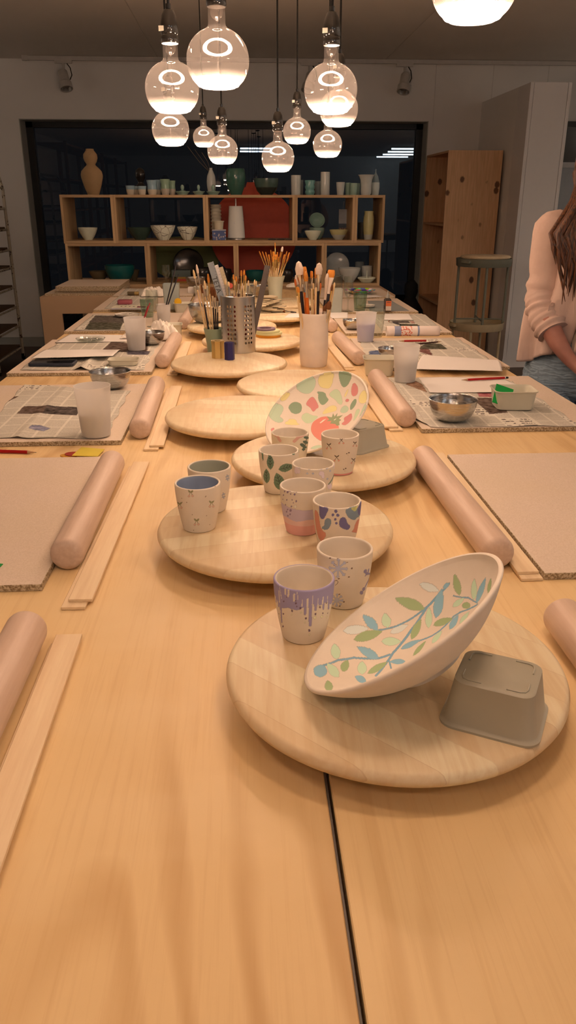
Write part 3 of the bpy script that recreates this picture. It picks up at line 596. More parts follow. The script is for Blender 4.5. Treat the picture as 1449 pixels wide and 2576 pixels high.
# ---- old white metal rack at the left edge
rk = thing('metal_rack', 'chipped cream metal tray rack at the left edge by the window', 'rack', (0, 0, 0))
b = NB('chipped_paint'); v = b.coord(); M['chip'] = b.fin(b.mix(b.mr(b.noise(v, 22, 4, .7), .56, .62), (.60, .54, .42), (.08, .05, .035)), .6)
Xr, Ya, Yb = -2.17, 7.82, 7.0
for (x, y) in ((Xr, Ya), (Xr, Yb), (Xr-.6, Ya), (Xr-.6, Yb)): MB().tube([(x, y, .03), (x, y, 1.55)], .014, 10).build('post', M['chip'], rk)
for y in (Ya, Yb):
    MB().tube([(Xr, y, 1.55), (Xr-.02, y, 1.65), (Xr-.10, y, 1.73), (Xr-.3, y, 1.76), (Xr-.5, y, 1.73), (Xr-.58, y, 1.65), (Xr-.6, y, 1.55)], .013, 10).build('arch', M['chip'], rk)
M['rackboard'] = simple('rack_shelf_wood', (.17, .10, .05), .8)
for k, z in enumerate((.12, .32, .50, .68, .86, 1.02, 1.20, 1.38, 1.56)):
    q = MB()
    q.tube([(Xr, Yb, z), (Xr, Ya, z)], .009, 8).tube([(Xr-.6, Yb, z), (Xr-.6, Ya, z)], .009, 8).tube([(Xr, Ya, z), (Xr-.6, Ya, z)], .009, 8).tube([(Xr, Yb, z), (Xr-.6, Yb, z)], .009, 8)
    q.build('shelf_bracket', M['chip'], rk)
    if k < 8: MB().box((Xr-.3, (Ya+Yb)/2, z+.017), (.56, .8, .014)).build('shelf_board', M['rackboard'], rk, 0)
for (x, y) in ((Xr, Ya), (Xr, Yb), (Xr-.6, Ya), (Xr-.6, Yb)): MB().lathe([(0, -.012), (.03, -.012), (.03, .012), (0, .012)], 16, 0, T(x, y, .03) @ RY(PI/2)).build('castor', M['black'], rk)
# ---- wooden racks along the left wall, seen in the window's reflection
M['rackwood'] = wood('rack_timber', (.30, .16, .09), (.2, .10, .05), 1, 'Z', .6)
for k in range(4):
    o = thing('storage_rack', 'open timber rack along the left wall, mirrored in the window, %s' % ['nearest the window', 'second from the window', 'third from the window', 'farthest from the window'][k], 'rack', (-3.2, 2.0-k*1.9, 0), group='timber racks mirrored in the window')
    for x in (-.25, .25):
        for y in (-.9, .9): MB().box((x, y, 1.2), (.05, .05, 2.4)).build('post', M['rackwood'], o, 0)
    for z in (.3, .8, 1.3, 1.8, 2.36): MB().box((0, 0, z), (.5, 1.8, .03)).build('shelf', M['rackwood'], o, 0)
# ================================================================ WORKTABLE
TXL, TXM, TXR, TY0, TY1 = -.79, .075, .912, .12, 5.36
for (xa, xb, lab) in ((TXL, TXM-.0025, 'left birch plywood worktable, left of the dark seam'), (TXM+.0025, TXR, 'right birch plywood worktable, right of the dark seam')):
    o = thing('worktable', lab, 'table', ((xa+xb)/2, (TY0+TY1)/2, 0), group='birch plywood worktables pushed together')
    w_, l_ = xb-xa, TY1-TY0
    m = MB().box((0, 0, TT-.011), (w_, l_, .0215), 0, None, .0012); m.build('tabletop', M['birch'], o, 0)
    for x in (-w_/2+.08, w_/2-.08):
        for y in (-l_/2+.1, 0, l_/2-.45): MB().box((x, y, (TT-.0225)/2), (.06, .06, TT-.0225), 0, None, .003).build('leg', M['slat'], o, 0)
tag(MB().box((TXM-.0015, (TY0+TY1)/2, TT-.006), (.0018, TY1-TY0-.02, .0105)).build('edge_strip', M['seam'], None, 0), 'thin grey strip in the seam between the two worktables', 'strip')
# ---- turntables
TTS = [(.1667, .7647, 2.36, 'nearest wooden turntable with the leaf bowl and upturned tray', .5), (.0465, 1.192, 1.33, 'wooden turntable with the blue-lined cup and most cups', .9), (.1635, 1.563, 1.35, 'wooden turntable under the tomato plate', 1.3),
       (-.0074, 1.925, 1.75, 'empty wooden turntable left of the tomato plate', 1.7), (.171, 2.273, 1.8, 'empty wooden turntable behind the tomato plate, before the white brush pot', 2.2), (-.05, 2.612, -.55, 'wooden turntable carrying the perforated steel holder', 2.9),
       (.032, 3.062, 1.5, 'wooden turntable with the stack of ceramic rings', 3.4), (-.05, 3.446, .3, 'wooden turntable under the large steel bowl', 4.1), (.16, 3.82, 1.2, 'wooden turntable with the pile of clay shards', 4.8), (.20, 4.28, .8, 'wooden turntable under the pale flared brush vase', 5.3), (.0, 4.67, .2, 'farthest wooden turntable before the shelf boxes', 6.1)]
for i, (x, y, ang, lab, sd) in enumerate(TTS):
    o = thing('turntable', lab, 'turntable', (x, y, TT), group='wooden turntables down the middle of the table')
    R = .1945; hh = DT-TT
    MB().lathe([(0, .0), (.088, .0), (.09, .003), (.09, .010), (.086, .013), (0, .013)], 40).build('foot_ring', M['slat'], o)
    MB().lathe([(0, .013), (.05, .013), (.05, hh-.0185), (0, hh-.0185)], 24).build('bearing', M['steel'], o)
    MB().lathe([(0, hh-.0185), (R-.010, hh-.0185), (R-.003, hh-.0155), (R, hh-.010), (R, hh-.0075), (R-.0025, hh-.0022), (R-.007, hh), (0, hh)], 128).build('disc', disc_wood('turntable_wood_%d' % i, sd, ang), o, 50)
# ---- particle boards, one at each place
BRD = [('L', 'front left corner, cut by the frame', -.80, -.312, .30, .865), ('L', 'bare one on the left with the green sheet on it', -.80, -.308, 1.054, 1.682), ('L', 'left one under the newspaper and frosted cup of clear water', -.80, -.297, 1.807, 2.433), ('L', 'left one under the dark phone', -.79, -.310, 2.618, 3.30),
       ('L', 'left one under the white palette and dark magazine picture', -.79, -.304, 3.52, 4.12), ('L', 'left one under the pink case', -.79, -.302, 4.25, 4.85), ('L', 'far left one under the brass lighter', -.79, -.302, 4.90, 5.34),
       ('R', 'front right corner, beside the rolling pin cut by the frame', .446, .91, .26, .84), ('R', 'bare one on the right', .454, .945, 1.049, 1.655), ('R', 'right one under the steel bowl and green sponge tray', .442, .93, 1.868, 2.485), ('R', 'right one under the bent white sheet', .444, .92, 2.64, 3.27),
       ('R', 'right one under the rolled printed paper', .442, .912, 3.40, 4.02), ('R', 'right one under the glue bottle', .442, .912, 4.10, 4.70), ('R', 'far right one under the colourful plate', .442, .912, 4.76, 5.32)]
for s_, lab, xa, xb, ya, yb in BRD:
    o = thing('particle_board', 'particle board on the table, '+lab, 'board', ((xa+xb)/2, (ya+yb)/2, TT), group='particle boards at the places')
    t = BT-TT; hx, hy = (xb-xa)/2, (yb-ya)/2
    m = MB().box((0, 0, t/2), (xb-xa, yb-ya, t), 0, None, .0008)
    me = m.build('panel', [M['particle'], M['particle_edge']], o, 0)
    for p in me.data.polygons: p.material_index = 0 if abs(p.normal.z) > .9 else 1
# ---- rolling pins and slat pairs
def pin(x, y0, y1, lab, rz=0, r=.0265):
    L = y1-y0; e = .012
    m = MB().lathe([(0, 0), (r-.011, 0), (r-.0045, .0022), (r-.001, .007), (r, e), (r, L-e), (r-.001, L-.007), (r-.0045, L-.0022), (r-.011, L), (0, L)], 48, 0, T(0, -L/2, 0) @ RX(-PI/2))
    o = m.build('rolling_pin', M['beech'], None, 50, (x, (y0+y1)/2, TT+r)); o.rotation_euler = (0, 0, rz); return tag(o, lab, 'rolling pin', 'beech rolling pins')
pin(-.288, .40, .905, 'beech rolling pin cut by the left frame edge, nearest on the left')
pin(-.284, 1.118, 1.60, 'large beech rolling pin on the left beside the bare board')
pin(-.262, 1.845, 2.36, 'beech rolling pin left of the empty turntable, beside the cup of water', .02)
pin(-.280, 2.72, 3.22, 'beech rolling pin on the left before the crumpled tissue', -.02)
pin(-.268, 3.62, 4.10, 'beech rolling pin on the left behind the cream tray', -.02)
pin(-.250, 4.40, 4.86, 'farthest beech rolling pin on the left')
pin(.418, .39, .90, 'beech rolling pin cut by the right frame edge')
pin(.388, 1.085, 1.60, 'large beech rolling pin on the right beside the bare board', .02)
pin(.414, 1.915, 2.43, 'beech rolling pin right of the tomato plate beside the newspaper', -.005)
pin(.395, 2.735, 3.20, 'beech rolling pin right of the white brush pot', .05)
pin(.385, 3.49, 3.95, 'beech rolling pin just behind the white brush pot', .04)
def slats(xn, xf, y0, y1, lab, sh=.0):
    for k in range(2):
        ang = math.atan2(-(xf-xn), y1-y0); L = y1-y0
        dx, dy = ((.004+sh, .014) if k else (0, 0))
        m = MB().box((0, 0, .0025), (.034, L, .0048), 0, None, .0005)
        o = m.build('wooden_slat', M['slat'], None, 0, ((xn+xf)/2+dx, (y0+y1)/2+dy, TT+.0001+k*.0049)); o.rotation_euler = (0, 0, ang)
        tag(o, 'thin plywood slat, %s of the pair %s' % (['lower', 'upper'][k], lab), 'slat', 'plywood thickness slats')
slats(-.236, -.242, .27, .895, 'by the nearest left rolling pin')
slats(-.250, -.238, .992, 1.63, 'beside the large left rolling pin', .004)
slats(-.221, -.224, 1.752, 2.39, 'left of the empty turntable', .008)
slats(-.241, -.238, 2.60, 3.22, 'by the left pin before the tissue', .004)
slats(-.225, -.225, 3.50, 4.10, 'beside the left pin behind the cream tray', .003)
slats(.434, .434, 1.045, 1.66, 'between the large right pin and the bare board', -.006)
slats(.3815, .3755, 1.885, 2.50, 'beside the right pin near the tomato plate', -.014)
slats(.364, .344, 2.655, 3.27, 'left of the right pin by the cream tray', -.006)
slats(.360, .338, 3.42, 4.02, 'beside the pin behind the white brush pot', -.008)
# ================================================================ PAINTED WARE
def inpoly(P, poly):
    poly = np.asarray(poly, float); x, y = P[:, 0], P[:, 1]; c = np.zeros(len(P), bool)
    bb = (x > poly[:, 0].min()) & (x < poly[:, 0].max()) & (y > poly[:, 1].min()) & (y < poly[:, 1].max())
    idx = np.nonzero(bb)[0]
    if len(idx) == 0: return c
    X, Y = x[idx], y[idx]; r = np.zeros(len(idx), bool); n = len(poly); j = n-1
    for i in range(n):
        xi, yi = poly[i]; xj, yj = poly[j]
        if yi != yj: r ^= ((yi > Y) != (yj > Y)) & (X < (xj-xi)*(Y-yi)/(yj-yi)+xi)
        j = i
    c[idx] = r; return c
def leafpoly(a, b, w, n=9):
    a = np.array(a, float); b = np.array(b, float); d = b-a; p = np.array([-d[1], d[0]])/(np.hypot(*d)+1e-9)*w/2
    ts = np.linspace(0, 1, n); f = np.sin(PI*ts**.85)**.8
    return [tuple(a+d*t+p*k) for t, k in zip(ts, f)]+[tuple(a+d*t-p*k) for t, k in list(zip(ts, f))[::-1]]
def ell(cx, cy, rx, ry=None, n=16, rot=0):
    ry = rx if ry is None else ry; c, s = math.cos(rot), math.sin(rot)
    return [(cx+rx*math.cos(2*PI*k/n)*c-ry*math.sin(2*PI*k/n)*s, cy+rx*math.cos(2*PI*k/n)*s+ry*math.sin(2*PI*k/n)*c) for k in range(n)]
def strokes(pts, w):
    out = []
    for a, b in zip(pts[:-1], pts[1:]):
        a = np.array(a, float); b = np.array(b, float); d = b-a; p = np.array([-d[1], d[0]])/(np.hypot(*d)+1e-9)*w/2
        out.append([tuple(a+p), tuple(b+p), tuple(b-p), tuple(a-p)]); out.append(ell(b[0], b[1], w/2, n=8))
    out.append(ell(pts[0][0], pts[0][1], w/2, n=8)); return out
def set_paint(o, cols):
    a = o.data.attributes.new('paint', 'FLOAT_COLOR', 'POINT'); a.data.foreach_set('color', cols.astype(np.float32).ravel())
def smoothP(poly, it=2):
    p = [tuple(q) for q in poly]
    for _ in range(it):
        q = []
        for i in range(len(p)):
            a, b_ = p[i], p[(i+1) % len(p)]; q += [(.75*a[0]+.25*b_[0], .75*a[1]+.25*b_[1]), (.25*a[0]+.75*b_[0], .25*a[1]+.75*b_[1])]
        p = q
    return p
# --- cups
MH, MR0, MR1 = .0785, .0258, .0367
def cupR(z): t = np.clip(z/MH, 0, 1); return MR0+(MR1-MR0)*(1-(1-t)**1.75)
CUPM = painted('cup_bisque', (.80, .73, .62))
def cup_hit(px, py, cx, cy):
    d = ray(px, py); ts = np.linspace(.3, 3.2, 3000)
    X = d.x*ts-cx; Y = d.y*ts-cy; Z = HC+d.z*ts-DT
    ins = (X*X+Y*Y < cupR(Z)**2) & (Z < MH) & (Z > -.002)
    i = int(np.argmax(ins))
    if not ins.any():   # just off the silhouette: take the closest approach
        e = np.abs(np.sqrt(X*X+Y*Y)-cupR(Z))+np.where((Z > MH) | (Z < 0), 1, 0); i = int(np.argmin(e))
    base = math.atan2(-cy, -cx); a = (math.atan2(Y[i], X[i])-base+PI) % (2*PI)-PI
    return (a*.0345, Z[i])
def make_cup(cx, cy, label, crop, shapes, inner=None, base=None, band=None, hide_r=None):
    """shapes: list of (polygon in survey crop pixels, colour); band: function(s, z) -> colour or None arrays"""
    seg, nz = 300, 96; prof = [(0, 0.0012), (.019, .0012), (.021, 0), (MR0-.0015, 0)]
    zs = np.linspace(.0012, MH-.0012, nz); o_ = [(float(cupR(z)), float(z)) for z in zs]
    rim = [(MR1-.0006, MH-.0002), (MR1-.0018, MH+.0002), (MR1-.0030, MH-.0004)]
    zi = np.linspace(MH-.002, .006, 14); inn = [(max(float(cupR(z))-.0036, .002), float(z)) for z in zi]+[(.016, .0042)]
    allp = prof+o_+rim+inn+[(0, .0042)]
    o = MB().lathe(allp, seg).build('cup', CUPM, None, 60, (cx, cy, DT)); tag(o, label, 'cup', 'painted cups on the turntables')
    n = len(o.data.vertices); co = np.zeros(n*3); o.data.vertices.foreach_get('co', co); co = co.reshape(-1, 3)
    rr = np.hypot(co[:, 0], co[:, 1]); outer = (rr > cupR(co[:, 2])-.0009) & (co[:, 2] > .0005)
    b0 = math.atan2(-cy, -cx); a = (np.arctan2(co[:, 1], co[:, 0])-b0+PI) % (2*PI)-PI
    S = np.c_[a*.0345, co[:, 2]]; cols = np.zeros((n, 4))
    if inner is not None:
        k = ~outer & (co[:, 2] > .003) & (co[:, 2] < MH-.001) & (rr < cupR(co[:, 2])-.0028); cols[k] = (*inner, 1)
    if base is not None: cols[outer & (co[:, 2] < base[0])] = (*base[1], 1)
    if band is not None:
        for zf, colr in band:
            k = outer & (co[:, 2] <= zf(a)) if callable(zf) else outer & (co[:, 2] <= zf); cols[k] = (*colr, 1)
    x0, y0, sc = crop
    for poly, colr in shapes:
        q = [cup_hit(x0+p[0]*sc, y0+p[1]*sc, cx, cy) for p in poly]
        k = inpoly(S, q) & outer; cols[k] = (*colr, 1)
    set_paint(o, cols); return o
C1, C2, C3, C4 = (420, 1130, .12422), (640, 1060, .20014), (690, 1180, .17253), (680, 1330, .19324)
def SH(polys, col): return [(p, col) for p in polys]
grn, pnk = cupc(118, 100, 62), cupc(172, 124, 96)
def cherry(cx, cy, s, lc, bc):
    r = SH([leafpoly((cx, cy+.1*s), (cx-.5*s, cy-.4*s), .32*s), leafpoly((cx, cy+.1*s), (cx+.5*s, cy-.4*s), .36*s)], lc)
    r += SH(strokes([(cx-.05*s, cy), (cx-.3*s, cy+.55*s)], .10*s)+strokes([(cx+.05*s, cy), (cx+.3*s, cy+.5*s)], .10*s), lc)
    return r+SH([ell(cx-.32*s, cy+.75*s, .22*s), ell(cx+.35*s, cy+.72*s, .22*s)], bc)
sh = []
for c in ((483, 870), (260, 1110), (900, 1080), (600, 1445)): sh += cherry(c[0], c[1], 105, grn, pnk)
sh += SH([ell(x, y, 8) for x, y in ((300, 993), (402, 1077), (790, 948), (775, 965), (800, 1345), (515, 1325), (540, 1640), (865, 1525), (960, 750))], cupc(130, 92, 60))
make_cup(-.0785, 1.1800, 'white cup with blue inside and tiny cherry motifs, on the left', C1, sh, inner=(.30, .37, .50))
fl = []
for cx, cy in ((1222, 575), (1143, 940)):
    for k in range(6): a = k*PI/3+.3; fl += [leafpoly((cx+8*math.cos(a), cy+12*math.sin(a)), (cx+42*math.cos(a), cy+72*math.sin(a)), 26)]
make_cup(-.0630, 1.262, 'white cup with grey-green inside and small flowers, behind the blue-lined cup', C1, SH(fl, cupc(128, 116, 112)), inner=(.42, .44, .36))
lg = cupc(88, 92, 66); vein = cupc(46, 42, 34); L_ = []
for a, b_, w in (((205, 605), (195, 412), 88), ((303, 605), (498, 555), 100), ((160, 780), (150, 592), 84), ((345, 868), (275, 645), 135), ((505, 420), (458, 374), 38), ((566, 408), (572, 338), 26), ((112, 500), (96, 345), 22)):
    L_ += SH([leafpoly(a, b_, w)], lg); A = np.array(a, float); D = np.array(b_, float)-A; P_ = np.array([-D[1], D[0]])*.0
    if w > 50:
        N_ = np.array([-D[1], D[0]])/np.hypot(*D)
        L_ += SH(strokes([tuple(A+D*.12), tuple(A+D*.85)], 6), vein)
        for t in (.3, .5, .68): L_ += SH(strokes([tuple(A+D*t), tuple(A+D*(t+.13)+N_*w*.26)], 5)+strokes([tuple(A+D*t), tuple(A+D*(t+.13)-N_*w*.26)], 5), vein)
make_cup(.0594, 1.349, 'white cup with large dark green leaves, left of the pair under the tomato plate', C2, L_)
eu = SH(strokes([(290, 150), (300, 200), (325, 245)], 34)+strokes([(578, 148), (545, 205), (500, 250)], 40), cupc(176, 122, 96))
eu += SH(strokes([(672, 122), (656, 200), (640, 280), (612, 370)], 7), vein)+SH([ell(652, 204, 36, 17, rot=.15), ell(640, 262, 34, 20, rot=.3), ell(603, 298, 34, 22, rot=.5), ell(632, 325, 26, 16), ell(617, 352, 22, 15)], cupc(82, 82, 62))
make_cup(.0868, 1.464, 'pinkish cup with a eucalyptus sprig, directly in front of the tomato plate', C2, eu, band=[(.2, cupc(200, 152, 118))])
dk_l, ll = cupc(140, 112, 108), cupc(190, 150, 140)
ds = SH([ell(x, y, 12, 12) for x, y in ((602, 572), (708, 583), (800, 574), (905, 588), (951, 622), (665, 655), (735, 655), (915, 722))], cupc(150, 136, 130))
ds += SH([ell(x, y, 5, 5) for x, y in ((602, 572), (708, 583), (800, 574), (905, 588))], cupc(90, 80, 100))
ds += SH([ell(530, 615, 26, 48), ell(560, 625, 18, 36), ell(842, 655, 36, 30), ell(862, 690, 20, 30), ell(1012, 560, 18, 60), ell(945, 815, 30, 40)], ll)+SH(strokes([(1000, 675), (970, 740), (930, 790)], 14), cupc(104, 100, 76))
make_cup(.1152, 1.268, 'white cup with lilac blossoms and grey dots, behind the two-tone cup', C2, ds)
ch = []
for cx, cy, s in ((1093, 232, 62), (938, 300, 58), (1262, 275, 50), (1035, 450, 62), (1243, 485, 55)):
    ch += SH([leafpoly((cx, cy), (cx-.5*s, cy-.45*s), .24*s), leafpoly((cx, cy), (cx+.5*s, cy-.45*s), .24*s)], cupc(84, 62, 42))
    ch += SH(strokes([(cx+.1*s, cy-.1*s), (cx-.35*s, cy+.5*s)], .09*s)+strokes([(cx-.1*s, cy-.1*s), (cx+.35*s, cy+.5*s)], .09*s), cupc(84, 62, 42))
    ch += SH([ell(cx-.42*s, cy+.68*s, .19*s), ell(cx+.42*s, cy+.68*s, .19*s)], cupc(178, 112, 84))
for cx, cy in ((1175, 405), (1135, 602)): ch += SH([ell(cx-14, cy, 9, 6), ell(cx+12, cy-10, 11, 8)], cupc(84, 62, 42))+SH([ell(cx, cy+18, 8)], cupc(190, 146, 110))
make_cup(.1830, 1.4475, 'white cup with dark cherry twigs and a pink foot band', C2, ch, base=(.0052, cupc(180, 104, 86)))
M4 = [(.0555, cupc(176, 142, 130)), (.0480, cupc(172, 140, 134)), (.028, cupc(180, 134, 116)), (.022, cupc(186, 128, 104))]
dd = []
for x, y, r in ((152, 325, 10), (195, 335, 14), (240, 310, 13), (320, 325, 15), (240, 362, 9), (298, 368, 14), (135, 380, 9), (186, 448, 9), (262, 448, 8), (320, 468, 12), (278, 492, 6), (125, 440, 6), (240, 603, 17), (196, 590, 10), (182, 620, 11), (232, 658, 11), (252, 545, 10), (200, 680, 12), (165, 520, 9)): dd += [ell(x, y, r, r*1.25)]
make_cup(.0890, 1.1585, 'cup banded cream, lilac and pink with purple dots', C3, SH(dd, cupc(118, 88, 92))+SH([ell(306, 545, 20, 24)], cupc(214, 176, 128)), band=[(lambda a: .0500-.002*np.sin(a*2+1), cupc(160, 128, 122)), (lambda a: .029+.0015*np.sin(a*5), cupc(184, 134, 112)), (.019, cupc(182, 118, 98))])
pu, bg, pk, yg = cupc(92, 76, 92), cupc(106, 104, 100), cupc(172, 104, 78), cupc(158, 140, 82)
s3 = SH([smoothP([(655, 515), (690, 560), (740, 550), (775, 545), (795, 590), (765, 650), (725, 725), (690, 730), (662, 690), (658, 600)], 1), smoothP([(940, 790), (955, 725), (1005, 692), (1045, 720), (1062, 790), (1110, 825), (1095, 865), (1062, 890), (1000, 868), (955, 840)], 1)], pu)
s3 += SH([smoothP([(745, 730), (790, 708), (832, 740), (828, 810), (790, 875), (745, 888), (700, 870), (693, 845), (735, 820), (735, 770)], 1), smoothP([(1028, 612), (1095, 530), (1160, 520), (1215, 560), (1245, 690), (1205, 705), (1175, 745), (1120, 735), (1065, 690)], 1)], bg)
s3 += SH([smoothP([(1215, 560), (1240, 520), (1262, 462), (1278, 480), (1270, 600), (1250, 690), (1215, 650)], 1)], pu)+SH([smoothP([(1105, 510), (1165, 520), (1205, 600), (1160, 622), (1115, 575)], 1), [(660, 505), (700, 500), (725, 540), (700, 556)]], yg)+SH([smoothP([(1160, 505), (1240, 480), (1215, 540), (1188, 605)], 1)], cupc(190, 160, 90))
s3 += SH([smoothP([(585, 595), (625, 605), (655, 680), (662, 760), (690, 880), (770, 950), (700, 1060), (640, 1000), (600, 800)], 1), smoothP([(1110, 915), (1155, 890), (1180, 790), (1215, 735), (1275, 715), (1262, 850), (1228, 935)], 1)], pk)
s3 += SH([ell(x, y, r, r*1.1) for x, y, r in ((897, 613, 23), (855, 667, 19), (926, 672, 21), (889, 731, 18), (905, 787, 18))], pu)
make_cup(.1355, 1.0885, 'cup with purple, blue-grey and terracotta blobs, behind the snowflake cup', C3, s3)
sf = cupc(150, 132, 126); st = cupc(96, 62, 42); s2 = []
for cx, cy, R_ in ((885, 515, 118), (868, 930, 78)):
    for k in range(8):
        a = k*PI/4+PI/8*0+.05; ex, ey = cx+R_*.98*math.cos(a), cy+R_*math.sin(a)
        s2 += SH(strokes([(cx, cy), (ex, ey)], 22 if R_ > 100 else 16), sf)
        if k % 2 == 0 or True:
            mx, my = cx+R_*.72*math.cos(a), cy+R_*.72*math.sin(a)
            for da in (.6, -.6): s2 += SH(strokes([(mx, my), (mx+R_*.28*math.cos(a+da), my+R_*.28*math.sin(a+da))], 12), sf)
s2 += SH([ell(x, y, 12, 8, rot=-.4) for x, y in ((778, 383), (892, 367), (1002, 437), (1060, 515), (1022, 628), (893, 648), (900, 852), (960, 950), (905, 1005))], st)
s2 += SH(strokes([(840, 680), (862, 668), (884, 690), (868, 722), (848, 738)], 5)+strokes([(800, 500), (830, 478), (838, 450)], 4)+strokes([(845, 450), (868, 470)], 4), st)
pb = cupc(118, 96, 104)
s2 += SH([smoothP([(1205, 565), (1225, 528), (1255, 530), (1255, 570), (1300, 575), (1302, 598), (1262, 598), (1222, 628), (1245, 590)], 1), leafpoly((1270, 575), (1282, 515), 18), ell(1185, 832, 22, 26), ell(1215, 785, 18, 24, rot=.5)], pb)+SH(strokes([(1285, 650), (1262, 700), (1235, 750), (1200, 815)], 12), pb)
make_cup(.1258, .9155, 'white cup with a grey snowflake and brown specks', C4, s2)
lv = cupc(128, 104, 112); dp = cupc(96, 66, 66); s1 = []
def z_of(a): return .0550+.0045*np.sin(a*3.1+.5)+.002*np.sin(a*9)
for x, yb, w in ((78, 960, 14), (112, 1020, 16), (133, 1060, 15), (152, 1225, 16), (172, 915, 22), (212, 850, 10), (275, 1045, 44), (338, 922, 28), (392, 992, 44), (452, 1122, 34), (517, 1272, 42), (585, 1066, 34), (645, 978, 34), (690, 1055, 24), (728, 930, 22), (755, 1052, 20), (785, 960, 12), (808, 905, 10)):
    s1 += SH([[(x-w*.75, 790), (x+w*.75, 790), (x+w*.5, 870), (x+w*.45, yb-w*.4), (x+w*.25, yb), (x-w*.25, yb), (x-w*.45, yb-w*.4), (x-w*.5, 870)]], lv)
cr = (.80, .73, .62)
for x0_, y0_, x1_, y1_, w in ((148, 725, 150, 905, 9), (112, 800, 122, 960, 12), (197, 770, 200, 850, 24), (243, 780, 235, 880, 24), (314, 838, 310, 935, 24), (352, 820, 358, 925, 8), (487, 905, 480, 1010, 26), (553, 870, 550, 1010, 9), (620, 905, 618, 1010, 12), (687, 880, 676, 975, 16), (418, 925, 412, 1010, 12), (745, 870, 742, 960, 8)):
    s1 += SH(strokes([(x0_, y0_+w/2), (x1_, y1_)], w), cr)
s1 += SH([ell(x, y, r, r*1.25) for x, y, r in ((177, 945, 9), (285, 1068, 12), (330, 940, 8), (333, 970, 11), (345, 1013, 7), (390, 1033, 14), (463, 1165, 13), (507, 1322, 14), (587, 1110, 13), (644, 1020, 12), (681, 1100, 9), (728, 968, 8), (171, 1107, 10), (168, 1272, 11), (745, 1098, 6), (215, 888, 6), (113, 1108, 5))], dp)
s1 += SH([ell(x, y, r, r*1.2) for x, y, r in ((282, 1115, 9), (400, 1090, 9), (452, 1220, 9), (508, 1378, 9), (578, 1157, 18), (668, 1146, 14), (733, 1148, 10), (178, 1158, 8))], cupc(196, 156, 116))
cu = make_cup(.0663, .8325, 'white cup with a lilac rim and dripping glaze, nearest cup', C4, s1)
at_ = cu.data.attributes['paint']; n = len(cu.data.vertices); ar = np.zeros(n*4, np.float32); at_.data.foreach_get('color', ar); ar = ar.reshape(-1, 4)
co = np.zeros(n*3); cu.data.vertices.foreach_get('co', co); co = co.reshape(-1, 3); rr = np.hypot(co[:, 0], co[:, 1])
a_ = (np.arctan2(co[:, 1], co[:, 0])-math.atan2(-.8325, -.0663)+PI) % (2*PI)-PI
k = ((co[:, 2] > z_of(a_)) & (rr > cupR(co[:, 2])-.0022) & (ar[:, 3] < .5)); ar[k] = (*lv, 1); at_.data.foreach_set('color', ar.ravel())
# --- the two big bowls
def make_bowl(name, label, C, nrm, a, depth, foot, crop, shapes, pw=2.3, base=(.82, .75, .65)):
    C = Vector(C); n = Vector(nrm).normalized(); xax = Vector((0, 0, 1)).cross(n).normalized(); yax = n.cross(xax)
    Mx = Matrix(((xax.x, yax.x, n.x, C.x), (xax.y, yax.y, n.y, C.y), (xax.z, yax.z, n.z, C.z), (0, 0, 0, 1))); Mi = Mx.inverted()
    th = .006; ri = a-th*.5; seg, nr = 480, 190
    zin = lambda r: -(depth-th)*(1-np.clip(r/ri, 0, 1)**pw)
    zout = lambda r: -(depth)*(1-np.clip(r/a, 0, 1)**(pw*1.06))-.0005
    prof = [(0, -depth+.001), (foot-.008, -depth+.001), (foot-.006, -depth-.003), (foot, -depth-.003)]
    for r in np.linspace(foot+.002, a, 30): prof.append((float(r), float(max(zout(r), -depth-.001))))
    prof += [(a-.0004, .0016), (a-.0022, .0028), (a-.0046, .0022)]
    for r in np.linspace(ri-.003, .001, nr): prof.append((float(r), float(zin(r))))
    prof.append((0, float(zin(0.0))))
    mt = painted(name+'_bisque', base)
    o = MB().lathe(prof, seg).build(name, mt, None, 60); o.matrix_world = Mx; tag(o, label, 'bowl')
    N = len(o.data.vertices); co = np.zeros(N*3); o.data.vertices.foreach_get('co', co); co = co.reshape(-1, 3)
    rr = np.hypot(co[:, 0], co[:, 1]); up = co[:, 2] > np.where(rr < foot+.002, -depth+.003, zout(rr)+.0022)
    O = Mi @ EYE; x0, y0, sc = crop; cols = np.zeros((N, 4)); P = co[:, :2]
    ts = np.linspace(.4, 2.4, 4000)
    def hit(px, py):
        d = Mi.to_3x3() @ ray(px, py); X = O.x+d.x*ts; Y = O.y+d.y*ts; Z = O.z+d.z*ts; r = np.hypot(X, Y)
        ok = (Z < zin(r)) & (r < ri*1.02) & (d.z < 0)
        if ok.any(): i = int(np.argmax(ok)); return (X[i], Y[i])
        t = -O.z/d.z; return (O.x+d.x*t, O.y+d.y*t)
    for poly, colr in shapes:
        q = [hit(x0+p[0]*sc, y0+p[1]*sc) for p in poly]; k = inpoly(P, q) & up; cols[k] = (*colr, 1)
    set_paint(o, cols); return o, Mx
C6 = (750, 1390, .37267); blu, gre, lgr, vlt = bowlc(142, 156, 140, 1.1), bowlc(160, 152, 92, 1.1), bowlc(196, 186, 132, 1.1), bowlc(216, 188, 150, 1.1)
sb = SH([leafpoly(a, b_, w) for a, b_, w in (((300, 530), (480, 512), 62), ((820, 212), (955, 262), 56), ((620, 545), (745, 488), 46))], vlt)
for pts, w in (([(1020, 210), (950, 285), (870, 370), (830, 430), (760, 530), (700, 610), (640, 680), (585, 760), (525, 832)], 15), ([(860, 375), (760, 450), (660, 500), (540, 525)], 11), ([(620, 690), (540, 715), (380, 710), (270, 727), (165, 765)], 13), ([(1210, 350), (1100, 400), (1050, 432), (960, 525), (900, 565), (830, 592), (780, 612)], 9), ([(1210, 340), (1150, 305), (1050, 293)], 9), ([(612, 725), (627, 780)], 11)): sb += SH(strokes(pts, w), bowlc(128, 142, 132, 1.1))
